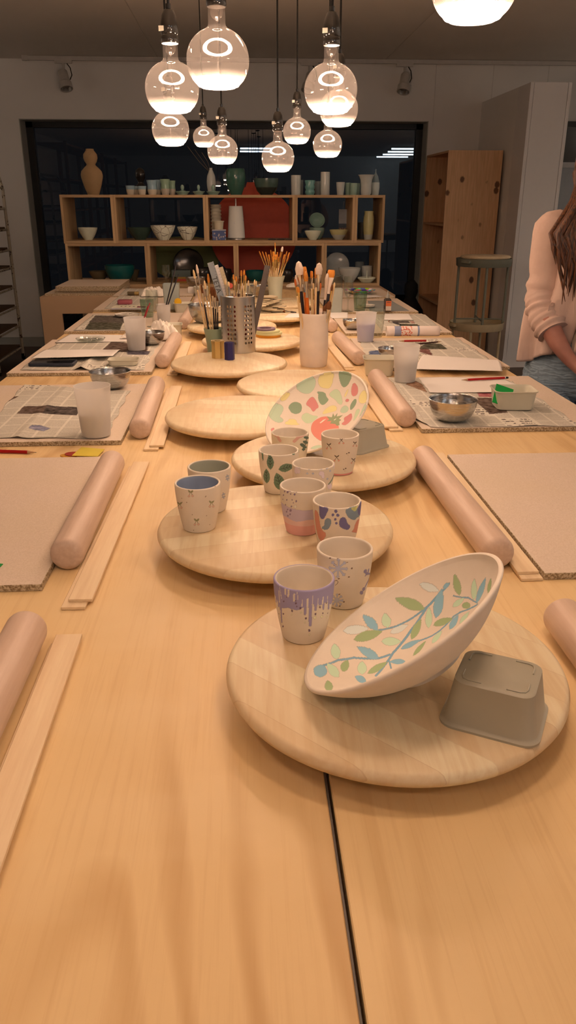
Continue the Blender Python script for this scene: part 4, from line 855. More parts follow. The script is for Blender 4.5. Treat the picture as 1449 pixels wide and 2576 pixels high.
sb += SH([leafpoly(a, b_, w) for a, b_, w in (((540, 525), (435, 418), 62), ((930, 445), (970, 245), 66), ((545, 715), (398, 636), 60), ((692, 652), (828, 588), 36), ((725, 735), (615, 738), 36), ((1022, 520), (1082, 420), 40), ((1203, 342), (1267, 168), 38), ((458, 872), (383, 835), 46))]+[ell(150, 800, 46, 42), ell(1000, 225, 24, 14, rot=-.8)], blu)
sb += SH([leafpoly(a, b_, w) for a, b_, w in (((855, 382), (653, 308), 74), ((375, 590), (572, 532), 66), ((1090, 292), (1055, 142), 50), ((765, 588), (830, 450), 50), ((912, 492), (1042, 443), 48), ((468, 818), (605, 738), 44), ((300, 805), (335, 725), 56), ((215, 938), (198, 862), 56), ((775, 698), (863, 598), 28), ((1282, 275), (1302, 172), 24))]+[ell(1135, 358, 28, 22)], gre)
sb += SH([leafpoly(a, b_, w) for a, b_, w in (((605, 508), (585, 408), 66), ((562, 600), (698, 602), 58), ((880, 512), (885, 368), 48), ((262, 722), (243, 612), 66), ((275, 842), (195, 748), 62), ((432, 824), (432, 733), 64), ((1043, 367), (1122, 308), 38), ((1186, 322), (1190, 176), 40), ((903, 612), (972, 528), 34), ((1090, 480), (1155, 400), 30))], lgr)
make_bowl('leaf_bowl', 'large white bowl painted with a blue-green leafy branch, leaning on the upturned tray', (.1623, .7261, 1.0222), (-.5426, .2161, .8117), .1235, .0565, .040, C6, sb)
C5 = (660, 920, .19324); sage, yel, dgr, red, lgn = bowlc(186, 172, 122, 1.1), bowlc(226, 180, 104, 1.1), bowlc(140, 134, 90, 1.1), bowlc(208, 116, 92, 1.1), bowlc(196, 178, 122, 1.1)
sp_ = []
for col_, polys in ((sage, [[(430, 282), (500, 215), (640, 150), (690, 165), (697, 250), (650, 340), (590, 372), (500, 350)], [(180, 490), (250, 510), (282, 560), (250, 630), (220, 662), (280, 700), (262, 738), (180, 742), (78, 665), (110, 590)], [(1080, 510), (1130, 550), (1110, 600), (1060, 622), (1008, 605), (1030, 545)], [(1365, 480), (1345, 570), (1280, 670), (1240, 710), (1290, 590), (1330, 500)], [(600, 1087), (690, 1035), (780, 1035), (780, 1087)]]),
                    (yel, [[(720, 150), (800, 110), (932, 90), (930, 150), (890, 305), (780, 292), (735, 260)], [(235, 430), (290, 370), (368, 345), (350, 400), (300, 455), (245, 467)], [(900, 510), (972, 530), (968, 590), (870, 612), (775, 638), (800, 580)], [(345, 690), (442, 700), (452, 750), (500, 765), (420, 775), (288, 765), (300, 730), (340, 722)], [(1330, 300), (1372, 390), (1360, 470), (1300, 500), (1250, 470), (1262, 380)], [(1060, 400), (1110, 300), (1125, 320), (1080, 415)]]),
                    (dgr, [[(990, 82), (1080, 85), (1168, 110), (1150, 190), (1100, 272), (1045, 287), (1005, 200)], [(333, 548), (370, 490), (430, 468), (500, 490), (520, 545), (500, 612), (432, 634), (375, 612), (360, 580)], [(703, 333), (820, 345), (835, 410), (872, 445), (795, 522), (745, 490), (725, 420), (730, 370)], [(1215, 415), (1232, 480), (1182, 560), (1138, 583), (1145, 500)]]),
                    (red, [[(1190, 208), (1247, 270), (1245, 380), (1165, 408), (1153, 300)], [(552, 502), (645, 388), (700, 450), (742, 547), (700, 560), (685, 592), (655, 602), (620, 540)], [(1165, 608), (1170, 700), (1100, 767), (1060, 778), (1022, 757), (1072, 722), (1055, 680), (1110, 650)], [(105, 825), (160, 800), (160, 890), (120, 860)]]),
                    (lgn, [[(960, 293), (1022, 350), (1052, 500), (1000, 512), (950, 440), (868, 392), (880, 350)], [(580, 608), (650, 650), (737, 655), (690, 700), (640, 742), (570, 757), (503, 690), (520, 635)], [(1225, 565), (1275, 565), (1250, 640), (1180, 740), (1200, 640)]])):
    for p in polys: sp_ += SH([smoothP(p, 2)], col_)
sp_ += SH([ell(1105, 452, 25, 20, rot=-.4)], red)
sp_ += SH([smoothP([(720, 690), (790, 660), (870, 662), (940, 700), (990, 760), (1000, 850), (900, 950), (820, 987), (740, 977), (640, 885), (630, 800), (660, 730)], 2)], bowlc(218, 116, 84, 1.1))
sp_ += SH([[(838, 660), (905, 672), (922, 618), (940, 662), (978, 614), (970, 662), (1048, 643), (998, 690), (1027, 706), (1000, 728), (1005, 772), (970, 782), (950, 760), (880, 752), (900, 720), (835, 722), (870, 700)]], bowlc(150, 134, 84, 1.1))+SH([[(745, 745), (790, 705), (832, 692), (800, 720), (758, 750)], [(930, 705), (965, 683), (955, 700), (935, 712)]], bowlc(230, 184, 140))
make_bowl('tomato_bowl', 'white bowl painted with a tomato and pastel terrazzo patches, propped upright', (.1529, 1.6366, 1.0195), (-.4403, -.391, .8082), .1215, .036, .042, C5, sp_, base=(.82, .75, .65))
# --- rectangular trays
def tray(x, y, z, rz, label, mat_, L=.112, W=.094, H=.056, tap=.82, inverted=False, cat='tray'):
    o = MB(); t = .0016; rings = []
    def RR(k, zz, off=0): return rrect(L/2*k+off, W/2*k+off, .017*k+off*.5, 6, zz)
    outer = [(tap*.93, 0, 0), (tap*.985, .0015, 0), (tap, .006, 0), (.93, H-.006, 0), (.95, H-.004, .0), (1.0, H-.0025, 0), (1.0, H, 0)]
    inner = [(.965, H, 0), (.925, H-.004, -.0012), (tap, .008, -.0012), (tap*.97, .003, -.0012), (tap*.9, .002, 0)]
    rings = [RR(k, zz, off) for k, zz, off in outer+inner]
    o.loft(rings, True, True, 0, T(0, 0, H) @ RX(PI) if inverted else None)
    if inverted:     # moulded foot ridges on the base
        for sx in (-1, 1):
            for sy in (-1, 1):
                hx, hy = L/2*tap*.80, W/2*tap*.80; pts = []
                pts.append((sx*(hx-.020), sy*hy, H+.0005)); pts.append((sx*(hx-.007), sy*hy, H+.0005)); pts.append((sx*(hx-.002), sy*(hy-.002), H+.0005)); pts.append((sx*hx, sy*(hy-.007), H+.0005)); pts.append((sx*hx, sy*(hy-.018), H+.0005))
                o.tube(pts, .0009, 6)
    ob = o.build('food_tray', mat_, None, 40, (x, y, z)); ob.rotation_euler = (0, 0, rz); return tag(ob, label, cat, 'small plastic food trays')
TR1 = tray(.2525, .6610, DT, math.radians(-28), 'olive-grey plastic tray turned upside down under the leaf bowl', M['tray_d'], .101, .087, .0510, .80, True)
tray(.2490, 1.615, DT, math.radians(38), 'olive-green plastic tray upside down behind the tomato bowl', M['tray_d'], .107, .090, .050, .80, True)
# ================================================================ THINGS ON THE TABLE
def newsmat(name, sx=.052, lh=.0034, off=0., seed=1.0, hl=.10):
    b = NB(name); v = b.coord(); s_ = b.sep(v); x, y = s_[0], s_[1]
    cx = b.math('MULTIPLY', b.math('ADD', x, 5+off), 1/sx); fx = b.math('FRACT', cx); ci = b.math('FLOOR', cx)
    col = b.math('MULTIPLY', b.math('GREATER_THAN', fx, .05), b.math('LESS_THAN', fx, .93))
    ln = b.math('MULTIPLY', b.math('ADD', y, 5), 1/lh); li = b.math('FLOOR', ln); row = b.math('LESS_THAN', b.math('FRACT', ln), .55)
    wn = b.noise(b.coord(scale=(1, .2, 1)), 600, 1); word = b.math('GREATER_THAN', wn, .40)
    txt = b.math('MULTIPLY', b.math('MULTIPLY', row, col), b.mr(wn, .3, .6, .45, 1))
    # article blocks: some cells blank or headline
    bk = b.math('FLOOR', b.math('ADD', b.math('MULTIPLY', b.math('ADD', y, 5), 1/.075), b.math('MULTIPLY', b.math('FLOOR', b.math('MULTIPLY', ci, .5)), .37)))
    w = b.white(b.math('ADD', b.math('MULTIPLY', bk, 3.17), b.math('MULTIPLY', b.math('FLOOR', b.math('MULTIPLY', ci, .5)), 7.7+seed)))
    head = b.math('LESS_THAN', w, hl); body = b.math('SUBTRACT', 1, head)
    hn = b.noise(b.coord(scale=(1, .35, 1)), 130, 1); hl_ = b.math('FRACT', b.math('MULTIPLY', b.math('ADD', y, 5), 1/.02)); ht = b.math('MULTIPLY', b.math('MULTIPLY', b.math('GREATER_THAN', hn, .5), b.math('LESS_THAN', hl_, .45)), b.math('LESS_THAN', fx, .8))
    ink = b.math('ADD', b.math('MULTIPLY', txt, b.math('MULTIPLY', body, .52)), b.math('MULTIPLY', head, b.math('MULTIPLY', ht, .9)))
    yr = b.math('FRACT', b.math('ADD', b.math('MULTIPLY', b.math('ADD', y, 5), 1/.075), b.math('MULTIPLY', b.math('FLOOR', b.math('MULTIPLY', ci, .5)), .37)))
    ink = b.math('MULTIPLY', ink, b.math('GREATER_THAN', yr, .07))
    paper = b.mix(b.noise(v, 6, 2), obs(196, 156, 122, 1.15), obs(208, 168, 136, 1.15))
    c = b.mix(ink, paper, srgb(66, 62, 60)); a, al = b.attr()
    ph = b.mix(b.mr(b.noise(v, 45, 4, .65), .35, .65), b.mix(.55, a, (.01, .01, .01)), b.mix(.25, a, (.45, .40, .36)))
    c = b.mix(al, c, ph); return b.fin(c, .9, 0, .1)
NM = [newsmat('newsprint_a', .052, .0040, 0, 1), newsmat('newsprint_b', .044, .0042, .01, 2.3, .16), newsmat('newsprint_c', .06, .0045, .02, 4.1, .2)]
def sheet(name, label, cat, corners, z, mat_, wav=.0012, n=70, lift=None, photos=(), group=None, jag=0.):
    """corners: four survey points bl, br, tr, tl on level z"""
    P4 = [at(px, py, z) for px, py in corners]; vs = []; fs = []; ph = random.random()*9
    for j in range(n+1):
        for i in range(n+1):
            u, v = i/n, j/n
            p = (P4[0]*(1-u)+P4[1]*u)*(1-v)+(P4[3]*(1-u)+P4[2]*u)*v
            if jag: p = p+Vector((math.sin(v*23+ph)*jag*(abs(u-.5)*2)**8, math.sin(u*17+ph)*jag*(abs(v-.5)*2)**8, 0))
            h = wav*(1+math.sin(u*9+ph+v*2.3)*.6+math.sin(v*11+ph*2-u*1.7)*.4)*.5
            if lift: h += lift(u, v)
            vs.append((p.x, p.y, z+h))
    c0 = Vector(vs[0])*0+sum(P4, Vector())/4; c0.z = z
    vs = [(a-c0.x, b_-c0.y, c_-c0.z) for a, b_, c_ in vs]
    k = len(vs); th = .00025
    for j in range(n):
        for i in range(n): a = j*(n+1)+i; fs.append((a, a+1, a+n+2, a+n+1))
    m = MB(); m.add(vs, fs); o = m.build(name, mat_, None, 60, c0)
    sol = o.modifiers.new('thickness', 'SOLIDIFY'); sol.thickness = th; sol.offset = 1
    tag(o, label, cat, group)
    cols = np.zeros((k, 4)); co = np.array(vs)[:, :2]+np.array([c0.x, c0.y])
    for poly, colr in photos:
        q = [tuple(at(px, py, z)[:2]) for px, py in poly]; cols[inpoly(co, q)] = (*colr, 1)
    set_paint(o, cols); return o
NZ = BT+.0004
dgn, dbr, gry = srgb(60, 66, 44), srgb(84, 62, 50), srgb(90, 84, 78)
sheet('newspaper', 'open newspaper on the left under the frosted cup of clear water', 'newspaper', [(-60, 1104), (266, 1103), (326, 985), (60, 968)], NZ, NM[0], .003, 150,
      photos=[([(42, 1042), (190, 1045), (205, 1025), (60, 1024)], dbr), ([(108, 1043), (192, 1045), (205, 1025), (118, 1024)], srgb(50, 42, 42)), ([(-10, 1012), (20, 1012), (48, 998), (0, 998)], srgb(110, 84, 66)), ([(72, 1082), (110, 1088), (128, 1080), (100, 1072), (80, 1074)], srgb(150, 156, 190))], lift=lambda u, v: .010*max(0, 1-abs(u-.32-.1*v)*14)*.35, jag=.003)
sheet('newspaper', 'newspaper half under the phone on the left', 'newspaper', [(48, 932), (360, 931), (402, 862), (150, 860)], NZ, NM[1], .002, 90,
      photos=[([(258, 884), (370, 890), (372, 868), (280, 860)], dbr), ([(320, 893), (372, 893), (380, 884), (320, 884)], srgb(60, 60, 84))], lift=lambda u, v: .012*max(0, 1-abs(u-.50)*16)*(1-v), jag=.003)
sheet('newspaper', 'newspaper with a dark green landscape picture on the left', 'newspaper', [(185, 832), (318, 832), (350, 795), (235, 792)], NZ, NM[2], .002, 70,
      photos=[([(212, 830), (302, 831), (316, 796), (240, 794), (225, 812)], dgn), ([(224, 811), (316, 813), (322, 797), (240, 794)], gry)])
sheet('newspaper', 'pale newspaper under the pink case on the far left', 'newspaper', [(262, 777), (372, 778), (398, 747), (300, 745)], NZ, NM[1], .002, 60)
sheet('newspaper', 'newspaper under the brass lighter at the far left corner', 'newspaper', [(300, 743), (410, 743), (425, 728), (318, 726)], NZ, NM[0], .002, 40)
sheet('newspaper', 'large newspaper on the right under the steel bowl and sponge tray', 'newspaper', [(1080, 1076), (1462, 1072), (1290, 962), (978, 950)], NZ, NM[1], .003, 150,
      photos=[([(1232, 1044), (1278, 1040), (1250, 1002), (1186, 1003)], dbr), ([(1205, 1000), (1240, 1000), (1235, 988), (1200, 988)], srgb(196, 110, 120)), ([(1330, 1000), (1365, 999), (1345, 989), (1320, 988)], srgb(196, 110, 120)), ([(1020, 968), (1075, 988), (1062, 968), (1035, 955)], srgb(170, 130, 100))], jag=.004)
sheet('newspaper', 'newspaper with red and green pictures under the bent white sheet', 'newspaper', [(928, 915), (1232, 905), (1152, 852), (905, 860)], NZ, NM[2], .002, 90,
      photos=[([(1055, 886), (1090, 896), (1080, 880), (1058, 872)], srgb(120, 60, 56)), ([(1052, 878), (1125, 880), (1110, 866), (1070, 864)], dgn), ([(930, 904), (968, 900), (952, 882), (928, 884)], srgb(76, 104, 150))], jag=.003)
sheet('newspaper', 'newspaper behind the rolled printed paper on the right', 'newspaper', [(960, 832), (1112, 832), (1070, 792), (930, 792)], NZ, NM[0], .002, 60,
      photos=[([(1000, 828), (1066, 828), (1050, 816), (1008, 815)], dgn), ([(985, 813), (1032, 813), (1028, 808), (985, 808)], srgb(60, 54, 52)), ([(1036, 814), (1046, 814), (1040, 808), (1030, 808)], srgb(200, 150, 140))])
sheet('newspaper', 'grey printed sheet behind the glue bottle on the right', 'newspaper', [(930, 784), (1030, 782), (985, 757), (925, 757)], NZ, simple('grey_print', obs(128, 108, 90, 1.2), .9), .001, 30)
PM = M['white_paper']
sheet('paper_sheet', 'white sheet lying over the phone on the left', 'paper', [(78, 910), (284, 904), (303, 880), (115, 880)], BT+.0065, PM, .001, 30, lift=lambda u, v: .0115*(1-v)**.6)
sheet('paper_sheet', 'white sheet under the clear plastic palette on the left', 'paper', [(138, 862), (318, 860), (330, 843), (175, 841)], BT+.0035, PM, .001, 30)
sheet('paper_sheet', 'white drawing sheet under the red pencil on the right', 'paper', [(1082, 988), (1345, 987), (1262, 952), (1052, 950)], BT+.0040, PM, .0015, 40, jag=.001)
sheet('paper_sheet', 'long white sheet bent down over the board edge on the right', 'paper', [(1045, 929), (1264, 934), (1250, 906), (1065, 893)], BT+.006, PM, .001, 40, lift=lambda u, v: .012*math.sin(PI*v)*(.6+.4*u))
sheet('paper_sheet', 'small white sheet behind the fluted tumbler on the right', 'paper', [(965, 805), (1040, 805), (1028, 789), (968, 789)], BT+.004, PM, .001, 20)
sheet('paper_sheet', 'white sheet half under the brushes behind the white pot', 'paper', [(714, 799), (770, 799), (775, 789), (728, 788)], DT+.0004, PM, .0005, 20)
sheet('paper_sheet', 'white sheet under the frosted square cup behind the brush pot', 'paper', [(822, 801), (875, 800), (875, 786), (822, 784)], BT+.0008, PM, .0005, 20)
sheet('paper_sheet', 'pale sheet by the colourful plate at the far right', 'paper', [(905, 750), (965, 747), (948, 743), (900, 742)], BT+.0008, PM, .0005, 12)
sheet('printed_leaflet', 'leaflet with a dark ruled edge under the frosted cup of the right place', 'paper', [(1040, 1050), (1075, 1068), (1000, 965), (985, 955)], BT+.0046, NM[0], .001, 30)
# magazine
mg = at(318, 782, BT); m = MB().box((0, 0, .005), (.19, .11, .009), 0, RZ(-.05)); o = thing('magazine', 'pale magazine with a magenta picture behind the white palette', 'magazine', (mg.x+.015, mg.y+.07, BT+.004), -.05)
MB().box((0, 0, .0045), (.19, .115, .009), 0, None, .001).build('pages', simple('lilac_pages', obs(160, 132, 118, 1.2), .7), o, 0)
MB().box((0, 0, .0094), (.186, .112, .0006)).build('cover', simple('cover_cream', obs(210, 170, 130, 1.2), .5), o, 0); MB().box((.06, -.02, .0099), (.045, .05, .0004)).build('cover_picture', simple('magenta_print', srgb(130, 40, 80), .5), o, 0)
for k in range(5): MB().box((-.05+k*.022, .0, .0099), (.008, .018, .0004), 0, None).build('cover_letter', simple('dark_print', (.05, .03, .04), .5), o, 0)
# ---- cups and bowls on the places
def frosted(px, pyb, pyt, wt, wb, label, z=BT+.0042, water=.5, wm='water', mt='frost'):
    a = at(px, pyb, z); s = mpp(a); rb, rt = wb*s/2, wt*s/2; cy = a.y+rb*.75; h = (pyb-pyt)*s/math.cos(PITCH)*.93
    o = thing('plastic_cup', label, 'cup', (a.x, cy, z)); t = .0012
    MB().lathe([(0, .002), (rb-.002, .002), (rb-.001, 0), (rb, 0), (rb, .001)]+[(rb+(rt-rb)*k/8, h*k/8) for k in range(1, 9)]+[(rt+.0008, h+.0008), (rt-t, h+.0006)]+[(rb+(rt-rb)*k/8-t, h*k/8) for k in range(7, 0, -1)]+[(rb-t, .0035), (0, .0035)], 48).build('cup_wall', M[mt], o, 50)
    if water:
        k = water; rw = rb+(rt-rb)*k-t-.0006
        MB().lathe([(0, .004), (rb-t-.0008, .004), (rw, h*k), (0, h*k)], 40).build('water', M[wm], o, 40)
    return o, h
frosted(238, 1100, 975, 90, 72, 'frosted plastic cup of clear water on the left newspaper', water=.45)
frosted(1022, 962, 872, 66, 52, 'frosted plastic cup of water on the right, by the steel bowl and pencil', water=.55)
frosted(921, 860, 790, 52, 40, 'frosted plastic cup of lilac water on the right', water=.62, wm='purple_water')
rc, rh = frosted(342, 882, 803, 55, 43, 'frosted plastic cup holding red brushes on the left', water=.55)
fc, fh = frosted(412, 812, 768, 36, 30, 'frosted plastic cup holding two dark brushes on the left', z=BT+.0005, water=.5)
def squarecup(px, pyb, pyt, w_, label, col, z=BT+.0022):
    a = at(px, pyb, z); s = mpp(a); h = (pyb-pyt)*s/math.cos(PITCH)*.95; w_ = w_*s; m = MB()
    m.loft([rrect(w_/2*k, w_/2*k, .006, 4, zz) for k, zz in ((.88, 0), (.9, .004), (1, h), (.96, h), (.86, .006))], True, True)
    tag(m.build('frosted_container', col, None, 30, (a.x, a.y+w_/2, z)), label, 'container')
GF = simple('greenish_frost', obs(162, 136, 108, 1.05), .4)
squarecup(432, 779, 719, 40, 'tall grey frosted container behind the tray with the yellow sponge', simple('grey_frost', obs(150, 130, 108, 1.15), .4))
squarecup(843, 786, 731, 38, 'greenish frosted container behind the white brush pot', GF)
def steelbowl(px, pyb, w_, label, z=BT+.0042, hk=.62):
    a = at(px, pyb, z); s = mpp(a); R = w_*s/2*.98; H = R*hk*1.0; cy = a.y+R*.62
    a = at(px, pyb-w_*.20, z); 
    rb = R*.42; pr = [(0, .0), (rb, 0)]
    for k in range(1, 15): t = k/14; ang = t*PI/2*.93; pr.append((rb+(R-rb)*math.sin(ang)**.9, H*(1-math.cos(ang))*1.0))
    Hm = pr[-1][1]; pr = [(r, zz*H/Hm) for r, zz in pr]
    pr += [(R+.0012, H+.0006), (R, H+.0014), (R-.0012, H)]+[(r-.0012, zz+.0010) for r, zz in pr[2:-1]][::-1]+[(rb*.9, .0012), (0, .0012)]
    return tag(MB().lathe(pr, 72).build('steel_bowl', M['steel_bowl'], None, 60, (a.x, cy, z)), label, 'bowl', 'small steel mixing bowls')
steelbowl(290, 981, 106, 'steel bowl on the left, behind the frosted cup of clear water', hk=.80)
steelbowl(1122, 1065, 124, 'steel bowl on the right beside the green sponge tray', hk=.88)
steelbowl(972, 905, 62, 'steel bowl on the right behind the frosted cup and cream tray', hk=.85)
steelbowl(388, 868, 70, 'steel bowl on the left partly hidden by the cup of red brushes', hk=.85)
steelbowl(880, 829, 52, 'steel bowl on the right behind the cup of lilac water', hk=.85)
big = steelbowl(530, 815, 105, 'large deep steel bowl on a turntable left of the perforated holder', z=DT, hk=.85)
b2 = steelbowl(658, 748, 64, 'steel bowl left of the pale flared brush vase', z=DT+.001, hk=.85); 
steelbowl(497, 722, 50, 'dark steel bowl at the far left end of the table', z=BT+.001, hk=.9)
tray(.7350, 2.062, BT+.0045, math.radians(-4), 'cream plastic tray holding the green sponge sheet on the right', M['tray'], .116, .098, .052, .84)
gs = MB().box((0, 0, .0), (.050, .0022, .058), 0, None, .0003).build('sponge_sheet', M['green'], None, 0, (.702, 2.048, BT+.039)); gs.rotation_euler = (math.radians(-40), math.radians(18), math.radians(-8)); tag(gs, 'bright green sheet standing in the cream tray on the right', 'sponge')
tray(.452, 2.590, TT, math.radians(-6), 'cream plastic tray between the right pin and the frosted cup', M['tray'], .108, .090, .058, .82)
tray(.283, 3.125, TT, math.radians(4), 'cream plastic tray peeking out right behind the white brush pot', M['tray'], .100, .088, .050, .82)
a = at(432, 848, TT); tray(a.x-.002, a.y+.05, TT, .1, 'cream plastic tray by the crumpled tissue on the left', M['tray'], .094, .088, .050, .84)
a = at(460, 792, TT); tray(a.x+.0, a.y+.05, TT, .05, 'cream plastic tray holding the round yellow sponge on the left', M['tray'], .098, .090, .056, .80)
tag(MB().lathe([(0, -.006), (.017, -.006), (.019, 0), (.017, .006), (0, .006)], 28, 0, RX(math.radians(70))).build('round_sponge', simple('yellow_sponge', srgb(222, 172, 20), .8), None, 40, (a.x-.028, a.y+.075, TT+.057)), 'round yellow sponge standing in a cream tray on the left', 'sponge')
a = at(502, 748, TT); tray(a.x+.01, a.y+.075, TT, -.03, 'far cream plastic tray behind the steel bowl on the left', M['tray'], .098, .088, .056, .82)
a = at(307, 925, BT); tray(a.x, a.y+.045, BT+.003, .0, 'shallow pale tray behind the steel bowl on the left', M['tray'], .108, .070, .020, .88)
# phone, pencils, palettes, odds
a = at(128, 922, BT+.003); o = thing('smartphone', 'dark blue smartphone lying under the white sheet on the left', 'phone', (a.x, a.y+.036, BT+.0035), -.02)
MB().loft([rrect(.078, .037, .011, 6, zz) if k else rrect(.0765, .0355, .010, 6, zz) for k, zz in ((0, 0), (1, .0015), (1, .0085), (0, .010))], True, True).build('case', simple('dark_blue_case', srgb(36, 44, 60), .45), o, 40)
MB().loft([rrect(.072, .032, .008, 6, zz) for zz in (.0098, .0102)], True, True).build('screen', simple('dark_screen', (.01, .01, .012), .06), o, 0)
def pencil(p0, p1, r, label, body, endcol=None, cat='pencil', lead=(.03, .03, .03), tail=None):
    """p0 = sharpened tip"""
    p0, p1 = Vector(p0), Vector(p1); L = (p1-p0).length; d = (p1-p0).normalized()
    o = thing('pencil', label, cat, p0); q = d.to_track_quat('Z', 'Y'); o.rotation_mode = 'QUATERNION'; o.rotation_quaternion = q
    MB().lathe([(.0007, .004), (r*.98, .022)], 12).lathe([(0, .004), (.0008, .004)], 8).build('sharpened_cone', simple('cedar', (.45, .28, .15), .7), o)
    MB().lathe([(0, 0), (.0009, .0045), (0, .0045)], 8).build('lead', simple('lead', lead, .4), o)
    MB().lathe([(0, .0215), (r, .0215), (r, L-.012), (0, L-.012)], 6).build('barrel', body, o, 20)
    if tail: MB().lathe([(0, L-.012), (r, L-.012), (r, L-.0095), (0, L-.0095)], 12).build('white_ring', simple('white_ring', (.7, .7, .7), .4), o); MB().lathe([(0, L-.0095), (r, L-.0095), (r*.9, L), (0, L)], 12).build('end_cap', simple('pencil_end', tail, .4), o)
    else: MB().lathe([(0, L-.012), (r, L-.012), (r, L), (0, L)], 12).build('end', body, o)
    return o
rd = M['red_paint']
a, b_ = at(1160, 956, BT+.0095), at(1278, 950, BT+.0095); pencil(a, b_, .0038, 'red pencil with black end on the white sheet at the right', rd, tail=(.01, .01, .01))
a, b_ = at(93, 1138, TT+.0042), at(-40, 1134, TT+.0042); pencil(a, b_, .0040, 'red pencil entering from the left frame edge', rd)
a, b_ = at(1012, 869, BT+.008), at(1112, 859, BT+.008); pencil(b_, a, .0030, 'dark brown pencil lying behind the frosted cup on the right', simple('maroon', srgb(60, 24, 22), .4), lead=(.02, .02, .02))
a, b_ = at(1003, 858, BT+.009), at(1072, 857, BT+.009); pencil(a, b_, .0042, 'red pencil next to the dark pencil behind the right frosted cup', rd)
M['ystick'] = simple('yellow_note', srgb(214, 196, 70), .6)
def note(pts, z, name, label, m_, cat='sticky note'):
    q = [at(x, y, z) for x, y in pts]; c = sum(q, Vector())/len(q)
    return tag(MB().prism([(p.x-c.x, p.y-c.y) for p in q], 0, .0012).build(name, m_, None, 0, (c.x, c.y, z)), label, cat)
note([(181, 1147), (246, 1149), (263, 1131), (205, 1126)], TT+.0036, 'yellow_note', 'square yellow sheet on the table by the left bare board', simple('yellow_note', srgb(206, 186, 66), .6), 'sponge sheet')
note(ell(188, 1143, 25, 5.5, 24), TT+.0018, 'red_disc_sponge', 'round dark red disc under the yellow sheet', simple('dull_red', srgb(150, 44, 32), .7), 'sponge sheet')
note(ell(173, 1147, 22, 5, 24), TT+.0002, 'ochre_disc_sponge', 'round ochre disc at the bottom of the small stack on the left', simple('ochre', srgb(196, 140, 44), .7), 'sponge sheet')
note([(-30, 1436), (-4, 1432), (8, 1420), (-20, 1417)], BT+.0002, 'green_sheet', 'bright green sheet on the bare left board, cut by the frame', M['green'], 'sponge sheet')
# red brushes in the cup
def brush(p0, p1, label, hcol, fcol, bcol, r=.003, bw=None, bl=.025, fl=.03, flat=1., group=None, name='paint_brush', rest=None):
    """p0 butt (in the container), p1 bristle tip"""
    p0, p1 = Vector(p0), Vector(p1); d = (p1-p0); L = d.length; q = d.normalized().to_track_quat('Z', 'Y'); bw = bw or r*1.3
    o = thing(name, label, 'paintbrush', p0, group=group); o.rotation_mode = 'QUATERNION'; o.rotation_quaternion = q
    MB().tube([(0, 0, 0), (0, 0, L*.3), (0, 0, L-bl-fl)], [r*.6, r, r*.85], 10).build('handle', hcol, o)
    fr_ = [(r*.85, L-bl-fl, 1), (r*.9, L-bl-fl*.5, (1+flat)/2), (bw, L-bl, flat)]
    MB().loft([[(rr*math.cos(a), rr*fl_*math.sin(a), z) for a in [2*PI*k/12 for k in range(12)]] for rr, z, fl_ in fr_], True, True).build('ferrule', fcol, o)
    ks = [(bw*.95, L-bl, flat), (bw*1.12, L-bl*.55, flat), (bw*(1.0 if flat < .8 else .8), L-bl*.12, flat*.8), (bw*(.85 if flat < .8 else .15), L, flat*.5)]
    MB().loft([[(rr*math.cos(a), rr*fl_*math.sin(a), z) for a in [2*PI*k/12 for k in range(12)]] for rr, z, fl_ in ks], True, True).build('bristles', bcol, o)
    return o
hb = simple('natural_handle', obs(214, 152, 96, 1.1), .45); hbk = simple('black_handle', (.015, .013, .02), .25); hor = simple('orange_handle', srgb(206, 104, 24), .35); hrd = simple('red_handle', srgb(150, 30, 34), .3); hbr = simple('dark_handle', srgb(60, 34, 26), .35)
fs_, fg_ = simple('silver_ferrule', (.7, .68, .64), .2, 1.), simple('gold_ferrule', (.75, .55, .22), .25, 1.)
bo = simple('orange_bristle', srgb(202, 130, 44), .8, var=.3, scale=160); bw_ = simple('white_bristle', srgb(214, 196, 180), .8, var=.1, scale=160); bd = simple('brown_bristle', srgb(110, 64, 28), .8, var=.3, scale=160)
x, y, z = rc.location
for k, (tx, ty, lab) in enumerate(((377, 762, 'red-handled brush leaning right in the left frosted cup'), (372, 770, 'second red-handled brush in the left frosted cup'))):
    tp = atY(tx, ty, y+.03+.01*k); o = brush(tp, (x-.008+.004*k, y-.008, z+.006), lab, hrd, fs_, bw_, .0032)
x, y, z = fc.location
for k, (tx, ty, c_, lab) in enumerate(((445, 658, hbk, 'tall black brush handle in the far left frosted cup'), (449, 690, hbk, 'shorter black brush handle in the far left frosted cup'), (440, 680, hb, 'natural wood brush handle beside the two black ones'))):
    tp = atY(tx, ty, y+.02+.012*k); o = brush(tp, (x-.008, y-.005+.004*k, z+.006), lab, c_, fg_, bd, .0034)
def palette(px, py, w_, label, mt, z=BT+.0062):
    a = at(px, py, z); s = mpp(a); R = w_*s/2; m = MB().lathe([(0, 0), (R*.92, 0), (R, .008), (R*1.02, .009), (R*.97, .0095), (R*.90, .0025), (0, .0025)], 40)
    for k in range(6): q = k*PI/3; m.lathe([(R*.25, .0095), (R*.22, .0095), (R*.16, .004), (0, .004)], 16, 0, T(R*.58*math.cos(q), R*.58*math.sin(q), -.0012))
    tag(m.build('palette', mt, None, 40, (a.x, a.y, z)), label, 'palette')
palette(228, 856, 72, 'clear flower-shaped plastic palette on the left', M['glass'])
palette(320, 794, 62, 'white round palette on the far left board', simple('white_plastic', (.7, .66, .6), .4))
palette(925, 771, 36, 'small white palette beside the tall glass on the right', simple('white_plastic', (.7, .66, .6), .4))
